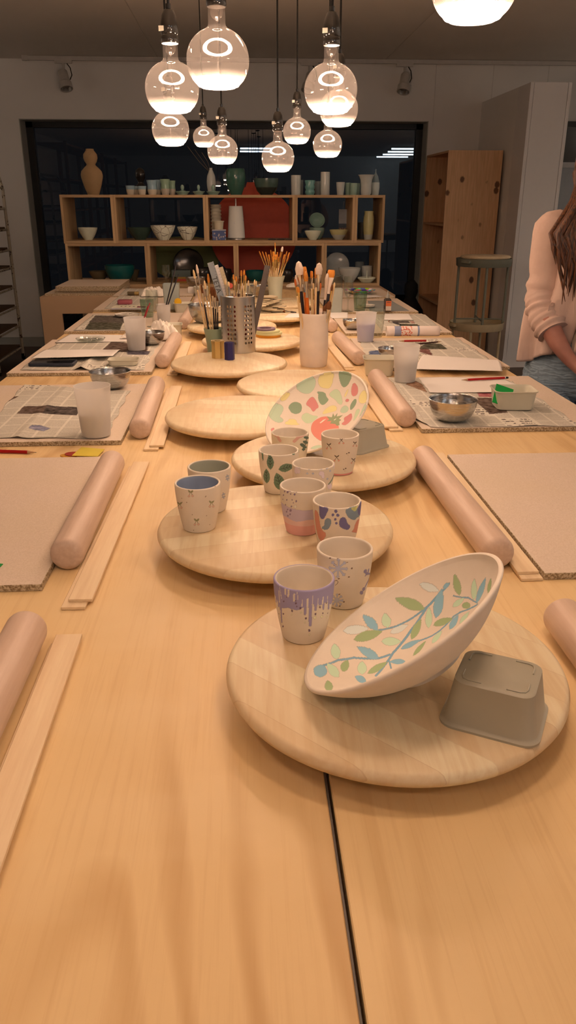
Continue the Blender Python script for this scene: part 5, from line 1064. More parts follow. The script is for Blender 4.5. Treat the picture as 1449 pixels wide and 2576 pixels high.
# crumpled tissues
def tissue(px, py, w_, hgt, label, seed, z=BT+.0062, asp=.7):
    a = at(px, py, z); s = mpp(a); R = w_*s/2; rr = np.random.RandomState(seed); f = rr.rand(8)*6; vs = []; fs = []; n = 44
    for j in range(n+1):
        for i in range(n+1):
            u, v = i/n*2-1, j/n*2-1; e = max(abs(u), abs(v)); h = (1-e**3)*(.55+.45*abs(math.sin(u*4+f[0]+v*3))*abs(math.cos(v*5+f[1]-u*2)))+.16*abs(math.sin(u*13+f[2]+v*7))*(1-e**6)
            h += .25*max(0, math.sin(u*3+f[3]+2*v+f[4]))*(1-e**4)
            vs.append((u*R*(1+.08*math.sin(v*9+f[5])), v*R*asp*(1+.08*math.sin(u*8+f[6])), h*hgt))
    for j in range(n):
        for i in range(n): q = j*(n+1)+i; fs.append((q, q+1, q+n+2, q+n+1))
    o = MB().add(vs, fs).build('paper_tissue', simple('tissue', obs(222, 176, 142, 1.2), .9), None, 50, (a.x, a.y+R*asp*.5, z)); sm_ = o.modifiers.new('thickness', 'SOLIDIFY'); sm_.thickness = .0006; sm_.offset = 1
    tag(o, label, 'tissue')
tissue(410, 853, 78, .060, 'large crumpled white paper towel behind the left steel bowl', 3)
tissue(384, 744, 58, .045, 'crumpled white paper at the far left end of the table', 8, asp=1.)
tissue(335, 850, 60, .018, 'flat white tissue under the cup of red brushes', 5)
tissue(745, 722, 46, .02, 'small white tissue at the far end behind the brushes', 9)
# glasses
def glass(px, pyb, pyt, w_, label, kind='tumbler', mt='glass', z=BT+.001, flute=0, name='drinking_glass'):
    a = at(px, pyb, z); s = mpp(a); R = w_*s/2; h = (pyb-pyt)*s/math.cos(PITCH)*.96; t = .0016; m = MB()
    if kind == 'tumbler':
        n = 72; rings = []
        for rr, zz, fl_ in ((.78, 0, 0), (.80, .003, 1), (.9, h*.5, 1), (.97, h*.82, 1), (1, h*.86, 0), (1, h, 0), (.965, h, 0), (.95, h*.86, 0), (.86, h*.4, 0), (.74, .008, 0)):
            rings.append([((R*rr+fl_*flute*abs(math.sin(k*PI*16/n))*1)*math.cos(2*PI*k/n), (R*rr+fl_*flute*abs(math.sin(k*PI*16/n)))*math.sin(2*PI*k/n), zz) for k in range(n)])
        m.loft(rings, True, True)
    else:
        pr = [(0, 0), (R*.95, 0), (R*1.0, .002), (R*.5, .004), (.005, .010), (.0038, .02), (.0038, h*.30), (.007, h*.36), (R*.55, h*.46), (R*.88, h*.62), (R*.92, h*.75), (R*.84, h), (R*.84-t, h), (R*.92-t, h*.75), (R*.88-t, h*.62), (R*.5, h*.48), (.002, h*.40), (0, h*.40)]
        m.lathe(pr, 36)
    tag(m.build(name, M[mt], None, 40, (a.x, a.y+R*.8, z)), label, 'glass')
glass(370, 799, 757, 34, 'green fluted tumbler behind the cup of red brushes', mt='glass_green', flute=.0014)
glass(385, 824, 737, 34, 'champagne glass left of the far frosted cup', 'wine', name='champagne_glass')
glass(419, 722, 671, 24, 'champagne glass at the far left end', 'wine', name='champagne_glass')
glass(945, 850, 784, 48, 'fluted tumbler of water beside the cup of lilac water', flute=.0012)
glass(907, 783, 736, 36, 'tall greenish tumbler on the right by the small palette', mt='glass_green')
glass(876, 785, 703, 26, 'champagne glass in front of the colourful plate', 'wine', name='champagne_glass')
glass(850, 752, 697, 26, 'wide tumbler far right behind the brushes')
# glue bottle
a = at(975, 785, BT+.001); s = mpp(a); o = thing('glue_bottle', 'small dark bottle with orange and white label and nozzle on the right', 'bottle', (a.x, a.y+.015, BT+.001))
MB().loft([rrect(.0185*k, .012*k, .005, 5, zz) for k, zz in ((.95, 0), (1, .002), (1, .060), (.8, .066), (.5, .069))], True, True).build('bottle_body', simple('smoky_bottle', (.05, .04, .035), .2), o)
MB().lathe([(0, .069), (.009, .069), (.009, .082), (.004, .086), (.0022, .106), (0, .106)], 16).build('nozzle', simple('grey_nozzle', (.3, .3, .28), .4), o)
MB().box((.004, -.0125, .042), (.028, .0006, .026)).build('orange_label', simple('orange_label', srgb(206, 110, 60), .5), o, 0); MB().box((.004, -.0125, .018), (.028, .0006, .022)).build('white_label', simple('white_label', (.6, .55, .5), .5), o, 0)
for k in range(4): MB().box((-.004+k*.005, -.0130, .048), (.003, .0004, .005)).build('label_mark', simple('dark_print', (.05, .03, .04), .5), o, 0)
# pink case, lighter
a = at(313, 766, BT+.003); tag(MB().loft([rrect(.040*k, .030*k, .012, 6, zz) for k, zz in ((.94, 0), (1, .004), (1, .018), (.92, .022))], True, True).build('pink_case', simple('pink_case', srgb(160, 84, 96), .35), None, 40, (a.x, a.y+.03, BT+.003)), 'small glossy pink case on the far left newspaper', 'case')
a = at(335, 743, BT+.003); o = thing('lighter', 'lighter with brass end lying at the far left corner', 'lighter', (a.x, a.y+.01, BT+.0135))
MB().tube([(-.034, 0, 0), (.008, 0, 0)], .0115, 14).build('body', simple('olive_body', srgb(96, 84, 60), .4), o); MB().tube([(.008, 0, 0), (.034, 0, 0)], .0112, 14).build('brass_end', M['brass'], o)
# far left small boxes on table end
a = at(480, 738, BT+.001); tag(MB().box((0, 0, .018), (.055, .04, .036), 0, None, .001).build('white_box', M['white_paper'], None, 0, (a.x+.01, a.y+.03, BT+.001)), 'small white box beside the far dark steel bowl', 'box')
# colourful plate
b = NB('harlequin'); v = b.coord(); n = b.N.new('ShaderNodeTexVoronoi'); b.link(v, n.inputs[0]); n.inputs['Scale'].default_value = 38
hs = b.N.new('ShaderNodeHueSaturation'); b.link(n.outputs['Color'], hs.inputs['Color']); hs.inputs['Saturation'].default_value = 1.3; hs.inputs['Value'].default_value = 1.2; HQ = b.fin(hs.outputs[0], .15)
a = at(908, 741, BT+.001); s = mpp(a); R = 40*s
tag(MB().lathe([(0, 0), (R*.45, 0), (R*.5, .003), (R*.9, .020), (R, .024), (R*.97, .0255), (R*.5, .008), (0, .007)], 48).build('party_plate', HQ, None, 40, (a.x, a.y+R*.5, BT+.001)), 'plate with bright multicoloured patches at the far right', 'plate')
# rolled printed paper
b = NB('printed_roll'); v = b.coord(); s_ = b.sep(v); f1 = b.math('LESS_THAN', b.math('ABSOLUTE', b.math('SUBTRACT', s_[0], -.065)), .014); f2 = b.math('MULTIPLY', b.math('LESS_THAN', b.math('ABSOLUTE', b.math('SUBTRACT', s_[0], -.028)), .024), b.math('GREATER_THAN', b.noise(v, 150, 2), .52))
f3 = b.math('LESS_THAN', b.math('ABSOLUTE', b.math('SUBTRACT', s_[0], .022)), .004); c = b.mix(f1, obs(226, 176, 144, 1.15), srgb(150, 160, 190)); c = b.mix(f2, c, srgb(220, 130, 110)); c = b.mix(f3, c, srgb(150, 160, 190)); RM = b.fin(c, .85, 0, .1)
a = at(1040, 848, BT+.002); m = MB(); rings = []
for x_ in np.linspace(-.112, .112, 12):
    ring = []
    for k in range(60): th_ = k/59*2.3*2*PI; r_ = .0215-.0012*k/59*2.3; ring.append((float(x_), r_*math.cos(th_), r_*math.sin(th_)))
    rings.append(ring)
m.loft(rings, closed=False); o = m.build('rolled_paper', RM, None, 60, (a.x, a.y+.02, BT+.0235)); o.rotation_euler = (0, 0, -.03); sm_ = o.modifiers.new('thickness', 'SOLIDIFY'); sm_.thickness = .0003; tag(o, 'roll of printed paper with blue and red pattern on the right', 'paper roll')
a, b_ = at(978, 808, BT+.006), at(1008, 816, BT+.006); brush(b_, a, 'brush with black handle lying before the rolled paper', hbk, fs_, bd, .0035, bl=.012, fl=.03)
# ================================================================ MIDDLE: pots with brushes and tools
# perforated holder
hx_, hy_ = -.018, 2.805; HR, HHt = .0605, .192
o = thing('utensil_holder', 'perforated stainless steel holder full of pencils and rulers', 'holder', (hx_, hy_, DT))
m = MB(); seg, nz = 144, 66
holes = []
for g in range(6):
    for c_ in range(3):
        for r_ in range(9): holes.append((g*PI/3+(c_-1)*.205+.12, .036+r_*.0155))
b = NB('perforated_steel'); v = b.coord(); s_ = b.sep(v); ang = b.math('ARCTAN2', s_[1], s_[0])
# holes are real: faces are dropped on a fine grid around each centre
keep = []; vs = []; fs = []; SG, NZ_ = 432, 240
zz_ = np.linspace(0, HHt, NZ_+1); th_ = np.arange(SG)*2*PI/SG
for z_ in zz_:
    for t_ in th_: vs.append((HR*math.cos(t_), HR*math.sin(t_), float(z_)))
tc = th_+PI/SG; zc_ = (zz_[:-1]+zz_[1:])/2; TCg, ZCg = np.meshgrid(tc, zc_); hole = np.zeros(TCg.shape, bool)
for a_, z_ in holes:
    da = (TCg-a_+PI) % (2*PI)-PI; hole |= (da*HR)**2+(ZCg-z_)**2 < .0043**2
for j in range(NZ_):
    for i in range(SG):
        if not hole[j, i]: k2 = (i+1) % SG; fs.append((j*SG+i, j*SG+k2, (j+1)*SG+k2, (j+1)*SG+i))
m.add(vs, fs); wl = m.build('perforated_wall', M['steel'], o, 60); sm_ = wl.modifiers.new('thickness', 'SOLIDIFY'); sm_.thickness = .0008
MB().lathe([(0, .0005), (HR-.001, .0005), (HR+.0004, .002), (HR+.0004, .004), (HR-.002, .003), (0, .003)], 64).build('bottom', M['steel'], o)
MB().lathe([(HR-.0012, HHt-.001), (HR+.0012, HHt-.001), (HR+.0014, HHt+.0008), (HR, HHt+.0018), (HR-.0014, HHt+.0006), (HR-.0012, HHt-.001)], 64).build('rolled_rim', M['steel'], o)
def inhold(k, r=.04): return (hx_+r*math.cos(k), hy_+r*.6*math.sin(k), DT+.006)
def ruler(tx, ty, bx, label, col, w_=.028, text=None, Yt=None, sw=.0016):
    tip = atY(tx, ty, Yt or hy_+.01); b0 = Vector((hx_+bx, hy_, DT+.010)); d = tip-b0; L = d.length
    o = thing('ruler', label, 'ruler', b0); o.rotation_mode = 'QUATERNION'; zq = d.normalized(); xq = (Vector((1, 0, 0))-zq*zq.x).normalized(); yq = zq.cross(xq)
    o.rotation_quaternion = Matrix((xq, yq, zq)).transposed().to_quaternion()
    MB().box((0, 0, L/2), (w_, sw, L), 0, None, .0004).build('blade', col, o, 0)
    tk = MB()
    for k in range(int(L/.01)): tk.box((w_/2-.003 if k % 5 else w_/2-.0045, -sw/2-.0001, .01+k*.01), (.005 if k % 5 else .009, .0002, .0006))
    tk.build('scale_marks', simple('tick_black', (.03, .03, .03), .5), o, 0)
    if text:
        cu_ = bpy.data.curves.new('lettering', 'FONT'); cu_.body = text; cu_.size = .024; cu_.extrude = .0002; cu_.materials.append(simple('tick_black', (.03, .03, .03), .5)); tc_ = bpy.data.objects.new('tmp', cu_); COL.objects.link(tc_); bpy.context.view_layer.update(); me_ = bpy.data.meshes.new_from_object(tc_.evaluated_get(bpy.context.evaluated_depsgraph_get())); bpy.data.objects.remove(tc_); t_ = bpy.data.objects.new('lettering', me_); COL.objects.link(t_); t_.parent = o
        t_.rotation_euler = (PI/2, PI/2, 0); t_.location = (-.009, -sw/2-.0004, L*.84)
ruler(529, 660, -.008, 'grey ruler with black letters TETA, leftmost ruler in the steel holder', simple('grey_ruler', obs(128, 112, 100, 1.2), .4), .022, 'TETA')
ruler(541, 668, .004, 'brownish metal ruler behind the lettered ruler', simple('steel_ruler', (.42, .38, .34), .35, .8), .022, Yt=hy_+.03)
ruler(552, 673, .022, 'wooden ruler with fine scale in the steel holder', simple('wood_ruler', obs(176, 134, 92, 1.1), .5), .024, Yt=hy_+.045)
ruler(673, 668, .040, 'dark metal ruler leaning right out of the steel holder', simple('dark_ruler', (.12, .10, .09), .4, .5), .020)
hold = [(587, 690, 'orange'), (594, 695, 'gold'), (607, 680, 'gold'), (614, 678, 'gold'), (618, 692, 'gold'), (600, 700, 'dark'), (590, 704, 'nat'), (575, 708, 'nat'), (566, 702, 'nat'), (610, 712, 'white'), (625, 705, 'nat'), (641, 703, 'nat'), (645, 706, 'nat')]
hl = ['brush with an orange tip rising from the middle of the steel holder', 'thin gold-ferrule brush, left of the upright pair in the steel holder', 'gold-ferrule brush, left of the three upright in the holder', 'tallest gold-ferrule brush in the steel holder', 'gold-ferrule brush, right one of the three in the holder', 'dark-tipped brush in the steel holder', 'plain wooden stick left of the dark-tipped brush', 'short wooden stick beside the wooden ruler', 'natural stick behind the wooden ruler', 'white-tipped thin brush in the middle of the steel holder', 'wooden stick at the right side of the steel holder', 'left one of two thin wooden sticks near the dark ruler', 'right one of two thin wooden sticks near the dark ruler']
for k, ((tx, ty, c_), lab) in enumerate(zip(hold, hl)):
    tp = atY(tx, ty, hy_+.02*math.sin(k*2.1)); b0 = Vector((hx_+(tx-600)*.0008, hy_-.015*math.cos(k*1.7), DT+.006))
    brush(b0, tp, lab, hb if c_ != 'dark' else hbr, fg_ if c_ in ('gold', 'orange') else fs_, {'orange': bo, 'gold': bo, 'dark': bd, 'nat': hb, 'white': bw_}[c_], .0026, .003, bl=.018, fl=.035)
for k, (tx, ty) in enumerate([(566, 752), (590, 745), (607, 752), (621, 747), (576, 757)]):
    tp = atY(tx, ty, hy_-.02+.008*k); b0 = Vector((hx_+(tx-597)*.0011, hy_-.02+.006*k, DT+.03)); pencil(b0, tp, .0038, ['dark red pencil end at the left inside the steel holder', 'dark red pencil end in front centre of the steel holder', 'dark red pencil end right of centre in the steel holder', 'bright red pencil end at the right inside the steel holder', 'dark red pencil end low beside the leftmost one'][k], simple('dark_red_pencil', srgb(128, 20, 28), .35))
# green vase with brushes behind, left
vx, vy = -.118, 2.86; gv = simple('sage_glaze', obs(132, 122, 88, 1.1), .45)
tag(MB().lathe([(0, 0), (.022, 0), (.025, .004), (.028, .06), (.036, .110), (.0375, .118), (.035, .118), (.026, .06), (.02, .006), (0, .006)], 36).build('sage_beaker', gv, None, 50, (vx+.012, vy, TT)), 'sage green beaker of brushes left behind the steel holder', 'vase')
sb_ = [(486, 678, 'nat', 'thin wooden brush handle, leftmost in the sage beaker'), (494, 665, 'white', 'brush with a white pointed head in the sage beaker'), (523, 688, 'gold', 'brush with slim orange bristles in the sage beaker'), (506, 715, 'dark', 'flat brown brush low on the left of the sage beaker'), (514, 705, 'nat', 'wooden brush handle at the middle of the sage beaker'), (533, 722, 'dark', 'brown filbert brush right in the sage beaker'), (540, 726, 'silver', 'small silver-ferrule brush near the lettered ruler'), (547, 735, 'silver', 'shortest silver-ferrule brush near the lettered ruler'), (527, 735, 'silver', 'silver-ferrule brush leaning by the brown filbert')]
for k, (tx, ty, c_, lab) in enumerate(sb_):
    tp = atY(tx, ty, vy-.01+.012*math.sin(k*1.9)); b0 = Vector((vx+.012+(tx-520)*.0004, vy+.006*math.cos(k), TT+.009))
    brush(b0, tp, lab, hb if c_ in ('nat', 'gold', 'white') else hbk, fg_ if c_ == 'gold' else fs_, {'nat': hb, 'white': bw_, 'gold': bo, 'dark': bd, 'silver': bd}[c_], .0031, .0040 if c_ != 'dark' else .007, bl=.03, fl=.04, flat=.5 if c_ == 'dark' else 1)
# gold tin, candle
o = thing('gold_tin', 'small gold tin with lid in front of the steel holder', 'tin', (-.0885, 2.677, DT))
oct_ = lambda r: [(r*math.cos(PI/8+k*PI/4), r*math.sin(PI/8+k*PI/4)) for k in range(8)]
MB().prism(oct_(.0225), 0, .049).build('tin_body', M['brass'], o, 20); MB().prism(oct_(.0238), .0492, .0585).build('lid', M['brass'], o, 20); MB().lathe([(0, .0585), (.010, .0585), (.010, .0605), (0, .0605)], 16).build('lid_emboss', M['brass'], o)
tag(MB().prism([(.0172*math.cos(k*PI/3+.2), .0172*math.sin(k*PI/3+.2)) for k in range(6)], 0, .058).build('blue_candle', M['navy'], None, 20, (-.0485, 2.640, DT)), 'dark blue hexagonal candle right of the gold tin', 'candle')
# ceramic rings on the tape turntable
rg = at(676, 851, DT); 
for k, (r_, h_, c_, lab) in enumerate([(.049, .010, srgb(222, 150, 30), 'yellow ring, bottom of the stack on the turntable'), (.052, .008, obs(206, 166, 108, 1.1), 'wide cream ring second from the bottom of the stack'), (.048, .008, obs(208, 170, 112, 1.1), 'cream ring third from the bottom of the stack'), (.040, .007, srgb(134, 112, 130), 'lilac ring on top of the stack')]):
    zb = [0, .0102, .0184, .0266][k]; m = MB().lathe([(r_*.62, 0), (r_, 0), (r_+.0005, .001), (r_+.0005, h_-.001), (r_, h_), (r_*.62, h_), (r_*.62, 0)], 48)
    tag(m.build('tape_roll', simple('ring_%d' % k, c_, .45), None, 40, (rg.x+[0, .002, -.003, -.012][k], rg.y+.045, DT+zb)), lab, 'tape roll', 'stack of coloured tape rolls')
# clay shards
sx_, sy_ = at(678, 790, DT).x, at(678, 790, DT).y+.07
shm = simple('dry_clay', obs(178, 134, 94, 1.1), .9)
for k in range(14):
    R_ = random.uniform(.030, .055); n = random.randint(5, 8); pts = [(R_*random.uniform(.7, 1.1)*math.cos(2*PI*i/n), R_*random.uniform(.6, 1.0)*math.sin(2*PI*i/n)) for i in range(n)]
    lv_ = k//3; o = MB().prism(pts, 0, .005).build('clay_shard', shm, None, 0, (sx_+random.uniform(-.05, .05)*(1-lv_*.12), sy_+random.uniform(-.03, .03), DT+.0002+k*.0053)); tag(o, 'flat beige clay shard in the loose pile on the turntable', 'clay shard', 'pile of flat clay shards')
# pale flared vase with a fan of thin brushes, standing behind
pvx, pvy = .175, 4.30
fv = MB().lathe([(0, 0), (.032, 0), (.035, .003), (.036, .05), (.042, .10), (.050, .125), (.052, .130), (.049, .130), (.038, .10), (.031, .05), (.028, .006), (0, .006)], 44)
tag(fv.build('flared_vase', simple('pale_sage_glaze', obs(180, 150, 114, 1.05), .4), None, 50, (pvx, pvy, DT)), 'pale sage flared vase crammed with thin brushes', 'vase')
fan = [(652, 632), (660, 633), (668, 634), (676, 640), (681, 629), (688, 633), (692, 610), (698, 634), (706, 634), (711, 620), (716, 640), (722, 632), (728, 635), (726, 645), (664, 642), (672, 647), (686, 645), (702, 646), (694, 640), (718, 648)]
for k, (tx, ty) in enumerate(fan):
    tp = atY(tx, ty, pvy+.03*math.sin(k*2.3)); b0 = Vector((pvx-.0+(690-tx)*.0004, pvy+.018*math.cos(k*1.3), DT+.009)); white_ = (tx == 711)
    brush(b0, tp, 'brush with a white head above the fan in the pale flared vase' if white_ else ('longest thin gold brush above the fan in the pale flared vase' if tx == 692 else 'thin brush with natural handle and gold ferrule in the pale flared vase'), hb, fg_, bw_ if white_ else bo, .0030, .0062 if tx != 692 else .0025, bl=.026, fl=.055, flat=.45 if not white_ else 1, group=None if white_ or tx == 692 else 'thin brushes fanned out in the pale vase')
# white cylinder pot with the big brushes
wx, wy = .247, 2.757
wp = MB().lathe([(0, .002), (.038, .002), (.040, 0), (.044, .0), (.0475, .008), (.0505, .05), (.0500, .11), (.0485, .17), (.0488, .181), (.0475, .183), (.0455, .181), (.0465, .11), (.046, .05), (.040, .01), (0, .009)], 64)
wpm = simple('white_clay_glaze', (.80, .71, .62), .45)
tag(wp.build('white_pot', wpm, None, 50, (wx, wy, TT)), 'white cylindrical clay pot full of big paint brushes', 'pot')
BR = [(751, 657, hbk, fs_, bw_, .0065, .013, .045, 1., 'large round white-headed brush, tallest at the left in the white pot'), (763, 671, hor, fs_, bo, .0060, .013, .030, .45, 'wide orange flat brush in the white pot, back left'), (769, 684, hor, fs_, bo, .0065, .0155, .030, .45, 'widest orange flat brush at the front left of the white pot'),
      (742, 702, hb, fg_, simple('rust_bristle', srgb(204, 110, 50), .8, var=.3, scale=160), .0035, .007, .022, .45, 'small rust-orange flat brush, leftmost in the white pot'), (749, 722, hb, fg_, bo, .0033, .006, .018, .6, 'low narrow gold brush at the left of the white pot'), (746, 690, hbk, fs_, bw_, .0045, .008, .035, 1., 'slim white filbert brush at the left of the white pot'),
      (784, 682, hb, fs_, bo, .0036, .0075, .022, .45, 'orange flat brush with shiny ferrule, centre of the white pot'), (796, 674, hor, fs_, bo, .0040, .0065, .034, .6, 'tall orange filbert brush, centre right'), (801, 668, hb, fs_, bo, .004, .008, .030, .6, 'orange filbert brush in front of the white oval one'),
      (803, 661, hbk, fs_, bw_, .0055, .0115, .038, 1., 'oval white-headed brush at the right centre of the white pot'), (804, 712, hb, fg_, simple('rust_bristle', srgb(204, 110, 50), .8, var=.3, scale=160), .0045, .0085, .022, .4, 'rust-orange brush with wide gold ferrule, front of the white pot'), (824, 687, hbk, bw_, bw_, .0048, .0065, .034, 1., 'slim white brush at the right in the white pot'),
      (834, 679, hbk, wpm, bo, .0065, .0140, .026, .4, 'wide orange flat brush with white lettered ferrule, right in the pot'), (836, 716, hb, fg_, bd, .003, .0040, .02, 1., 'thin dark-tipped brush at the right rim of the white pot'), (842, 710, hb, hb, hb, .0036, .0036, .02, 1., 'plain wooden handle, rightmost in the white pot'), (819, 762, hb, fs_, bd, .0036, .0075, .028, 1., 'small brown round brush low at the right of the pot'), (829, 757, hb, fs_, bd, .0036, .0085, .028, 1., 'brown fluffy round brush low at the far right of the pot'), (788, 712, hb, fg_, hb, .0033, .0033, .02, 1., 'thin wooden stick in the middle of the white pot'), (795, 722, hb, hb, hb, .0035, .0035, .02, 1., 'short wooden stick beside the middle one in the white pot')]
for k, (tx, ty, hc, fc_, bc_, r_, bw2, bl, fl_, lab) in enumerate(BR):
    tp = atY(tx, ty, wy+.03*math.sin(k*2.7)+(.02 if ty < 700 else -.015)); b0 = Vector((wx+(tx-790)*.00055, wy+.014*math.cos(k*1.9)+(.004 if ty < 700 else -.010), TT+.012)); o = brush(b0, tp, lab, hc, fc_, bc_, r_, bw2, bl=bl, fl=.055 if r_ > .004 else .035, flat=fl_)
    if 'lettered' in lab:
        L_b = (tp-b0).length
        for q in range(5): MB().box((-.002, -.0082, L_b-bl-.018-q*.008), (.006, .0012, .0045), 0, None).build('ferrule_letter', simple('tick_black', (.03, .03, .03), .5), o, 0)
# brush and sheet on the far turntable
a, b_ = at(745, 786, DT+.006), at(712, 783, DT+.006); brush(a, b_, 'grey-handled brush lying on the turntable before the pale vase', simple('grey_handle', srgb(60, 56, 54), .4), fs_, bd, .0042, bl=.016, fl=.03)
tag(MB().lathe([(0, -.005), (.018, -.005), (.02, 0), (.018, .005), (0, .005)], 24, 0, RX(math.radians(65))).build('round_sponge', simple('coral_sponge', srgb(232, 112, 92), .8), None, 40, at(579, 719, TT+.0195)), 'round coral sponge standing behind the sage beaker brushes', 'sponge')
a = at(624, 742, DT); tag(MB().lathe([(0, 0), (.026, 0), (.036, .05), (.038, .06), (.036, .06), (.024, .004), (0, .004)], 32).build('cream_cup', M['tray'], None, 50, (a.x, 4.62, DT)), 'small cream cup behind the steel holder at the far turntable', 'cup')
# ================================================================ PERSON at the right of the table
skinm = NB('warm_skin'); v = skinm.coord(); cskin = skinm.mix(skinm.noise(v, 40, 3), obs(150, 84, 62, 1.25), obs(172, 100, 74, 1.25)); skinm.bump(skinm.noise(v, 260, 3), .15, .001)
skinm.bsdf.inputs['Subsurface Weight'].default_value = .08; skinm.bsdf.inputs['Subsurface Radius'].default_value = (.01, .004, .002); SKIN = skinm.fin(cskin, .5, 0, .35)
PO = Vector((1.20, 2.82, 0))
person = thing('person', 'person in a blush cardigan and blue jeans standing at the right table edge, hands clasped', 'person', PO)
def skin_mesh(name, nodes, edges, mat_, root=0, sub=2, parent=None):
    me = bpy.data.meshes.new(name); me.from_pydata([tuple(Vector(n[0])-PO) for n in nodes], edges, []); me.materials.append(mat_)
    o = bpy.data.objects.new(name, me); COL.objects.link(o); o.parent = parent
    sk = o.modifiers.new('skin', 'SKIN'); sk.use_smooth_shade = True; sk.branch_smoothing = .3
    for i, n in enumerate(nodes):
        sv = me.skin_vertices[0].data[i]; r = n[1]; sv.radius = r if isinstance(r, tuple) else (r, r); sv.use_root = (i == root)
    sb_ = o.modifiers.new('subdivision', 'SUBSURF'); sb_.levels = sub; sb_.render_levels = sub
    return o
N_ = [((1.20, 2.82, .93), (.105, .085)), ((1.205, 2.82, 1.06), (.108, .085)), ((1.225, 2.82, 1.20), (.118, .09)), ((1.245, 2.825, 1.33), (.120, .085)), ((1.270, 2.83, 1.43), .055), ((1.285, 2.82, 1.49), .048), ((1.298, 2.805, 1.56), (.062, .072)), ((1.305, 2.81, 1.62), (.074, .088)), ((1.310, 2.82, 1.68), (.062, .074))]
E_ = [(0, 1), (1, 2), (2, 3), (3, 4), (4, 5), (5, 6), (6, 7), (7, 8)]
def chain(start, pts):
    k = start
    for p in pts: N_.append(p); E_.append((k, len(N_)-1)); k = len(N_)-1
    return k
# right arm (seen on the left), left arm
wr = chain(3, [((1.115, 2.825, 1.385), .058), ((1.065, 2.825, 1.335), .050), ((1.035, 2.82, 1.22), .043), ((1.018, 2.80, 1.11), .040), ((1.030, 2.775, 1.055), .040), ((1.060, 2.73, .985), .034), ((1.098, 2.69, .925), (.027, .022)), ((1.125, 2.665, .898), (.036, .019)), ((1.150, 2.645, .878), (.040, .017))])
wl_ = chain(3, [((1.385, 2.825, 1.385), .058), ((1.435, 2.825, 1.335), .050), ((1.462, 2.82, 1.22), .043), ((1.470, 2.80, 1.11), .040), ((1.440, 2.775, 1.05), .040), ((1.375, 2.73, .985), .034), ((1.300, 2.69, .930), (.027, .022)), ((1.265, 2.665, .903), (.036, .019)), ((1.235, 2.640, .878), (.038, .017))])
# fingers curl over each other
for k in range(4):
    oy = -.014+k*.0165; L1 = (.026, .029, .027, .022)[k]
    b0 = Vector((1.163, 2.628+k*.007, .874-.0+(-.012+k*.014)))
    chain(wr, [(tuple(b0), .0090), (tuple(b0+Vector((L1*.9, -.010, -.010))), .0085), (tuple(b0+Vector((L1*1.5, -.004, -.024))), .0078), (tuple(b0+Vector((L1*1.55, .010, -.034))), .0068)])
    b1 = Vector((1.222, 2.622+k*.006, .862+(-.022+k*.014)))
    chain(wl_, [(tuple(b1), .0090), (tuple(b1+Vector((-L1*.8, -.012, -.012))), .0085), (tuple(b1+Vector((-L1*1.3, -.006, -.026))), .0078), (tuple(b1+Vector((-L1*1.3, .008, -.036))), .0068)])
chain(wr-1, [((1.145, 2.630, .905), .0115), ((1.172, 2.612, .905), .0100), ((1.192, 2.604, .900), .0082)])
chain(wl_-1, [((1.240, 2.628, .912), .0115), ((1.214, 2.608, .915), .0100), ((1.196, 2.600, .916), .0082)])
for sx in (-1, 1): chain(0, [((1.20+sx*.085, 2.82, .87), .080), ((1.20+sx*.100, 2.81, .66), .074), ((1.20+sx*.102, 2.80, .48), .054), ((1.20+sx*.104, 2.82, .30), .050), ((1.20+sx*.104, 2.84, .10), .034), ((1.20+sx*.108, 2.80, .045), (.036, .034)), ((1.20+sx*.112, 2.72, .035), (.038, .026)), ((1.20+sx*.114, 2.66, .028), (.030, .018))])
N_ = [((n[0][0], n[0][1]-(.045 if .80 < n[0][2] < 1.07 and n[0][1] < 2.79 else 0), n[0][2]), n[1]) for n in N_]
body = skin_mesh('body', N_, E_, SKIN, 0, 2, person)
# face
fc_ = MB(); fc_.lathe([(0, -.012), (.008, -.008), (.010, 0), (.006, .016), (0, .030)], 12, 0, T(1.297-PO.x, 2.708-PO.y, 1.590) @ RX(math.radians(-14))); fc_.build('nose', SKIN, person)
for sx in (-1, 1):
    MB().lathe([(0, -.0062), (.008, -.0045), (.0125, 0), (.008, .0045), (0, .0062)], 16, 0, T(1.300+sx*.029-PO.x, 2.7345-PO.y, 1.622)).build('eye', simple('eye_white', (.7, .68, .66), .2), person); ey_ = [c for c in person.children if c.name.startswith('eye') and not c.name.startswith('eyeb')][-1]
    MB().lathe([(0, 0), (.0052, 0), (.004, .0012), (0, .0018)], 12, 0, T(1.300+sx*.029-PO.x, 2.7232-PO.y, 1.622) @ RX(PI/2)).build('iris', simple('iris_brown', (.08, .04, .02), .2), ey_)
    MB().tube([(1.300+sx*.014-PO.x, 2.722-PO.y, 1.640), (1.300+sx*.03-PO.x, 2.718-PO.y, 1.645), (1.300+sx*.044-PO.x, 2.73-PO.y, 1.639)], .0025, 6).build('eyebrow', simple('brow', (.06, .03, .015), .8), person)
    MB().lathe([(0, -.006), (.010, -.005), (.016, 0), (.013, .005), (0, .002)], 16, 0, T(1.303+sx*.076-PO.x, 2.815-PO.y, 1.612) @ RY(sx*PI/2)).build('ear', SKIN, person)
MB().tube([(1.276-PO.x, 2.735-PO.y, 1.563), (1.287-PO.x, 2.726-PO.y, 1.566), (1.298-PO.x, 2.7235-PO.y, 1.564), (1.309-PO.x, 2.726-PO.y, 1.566), (1.320-PO.x, 2.735-PO.y, 1.563)], [.001, .0045, .005, .0045, .001], 8).build('mouth', simple('lips', (.36, .12, .10), .4), person)
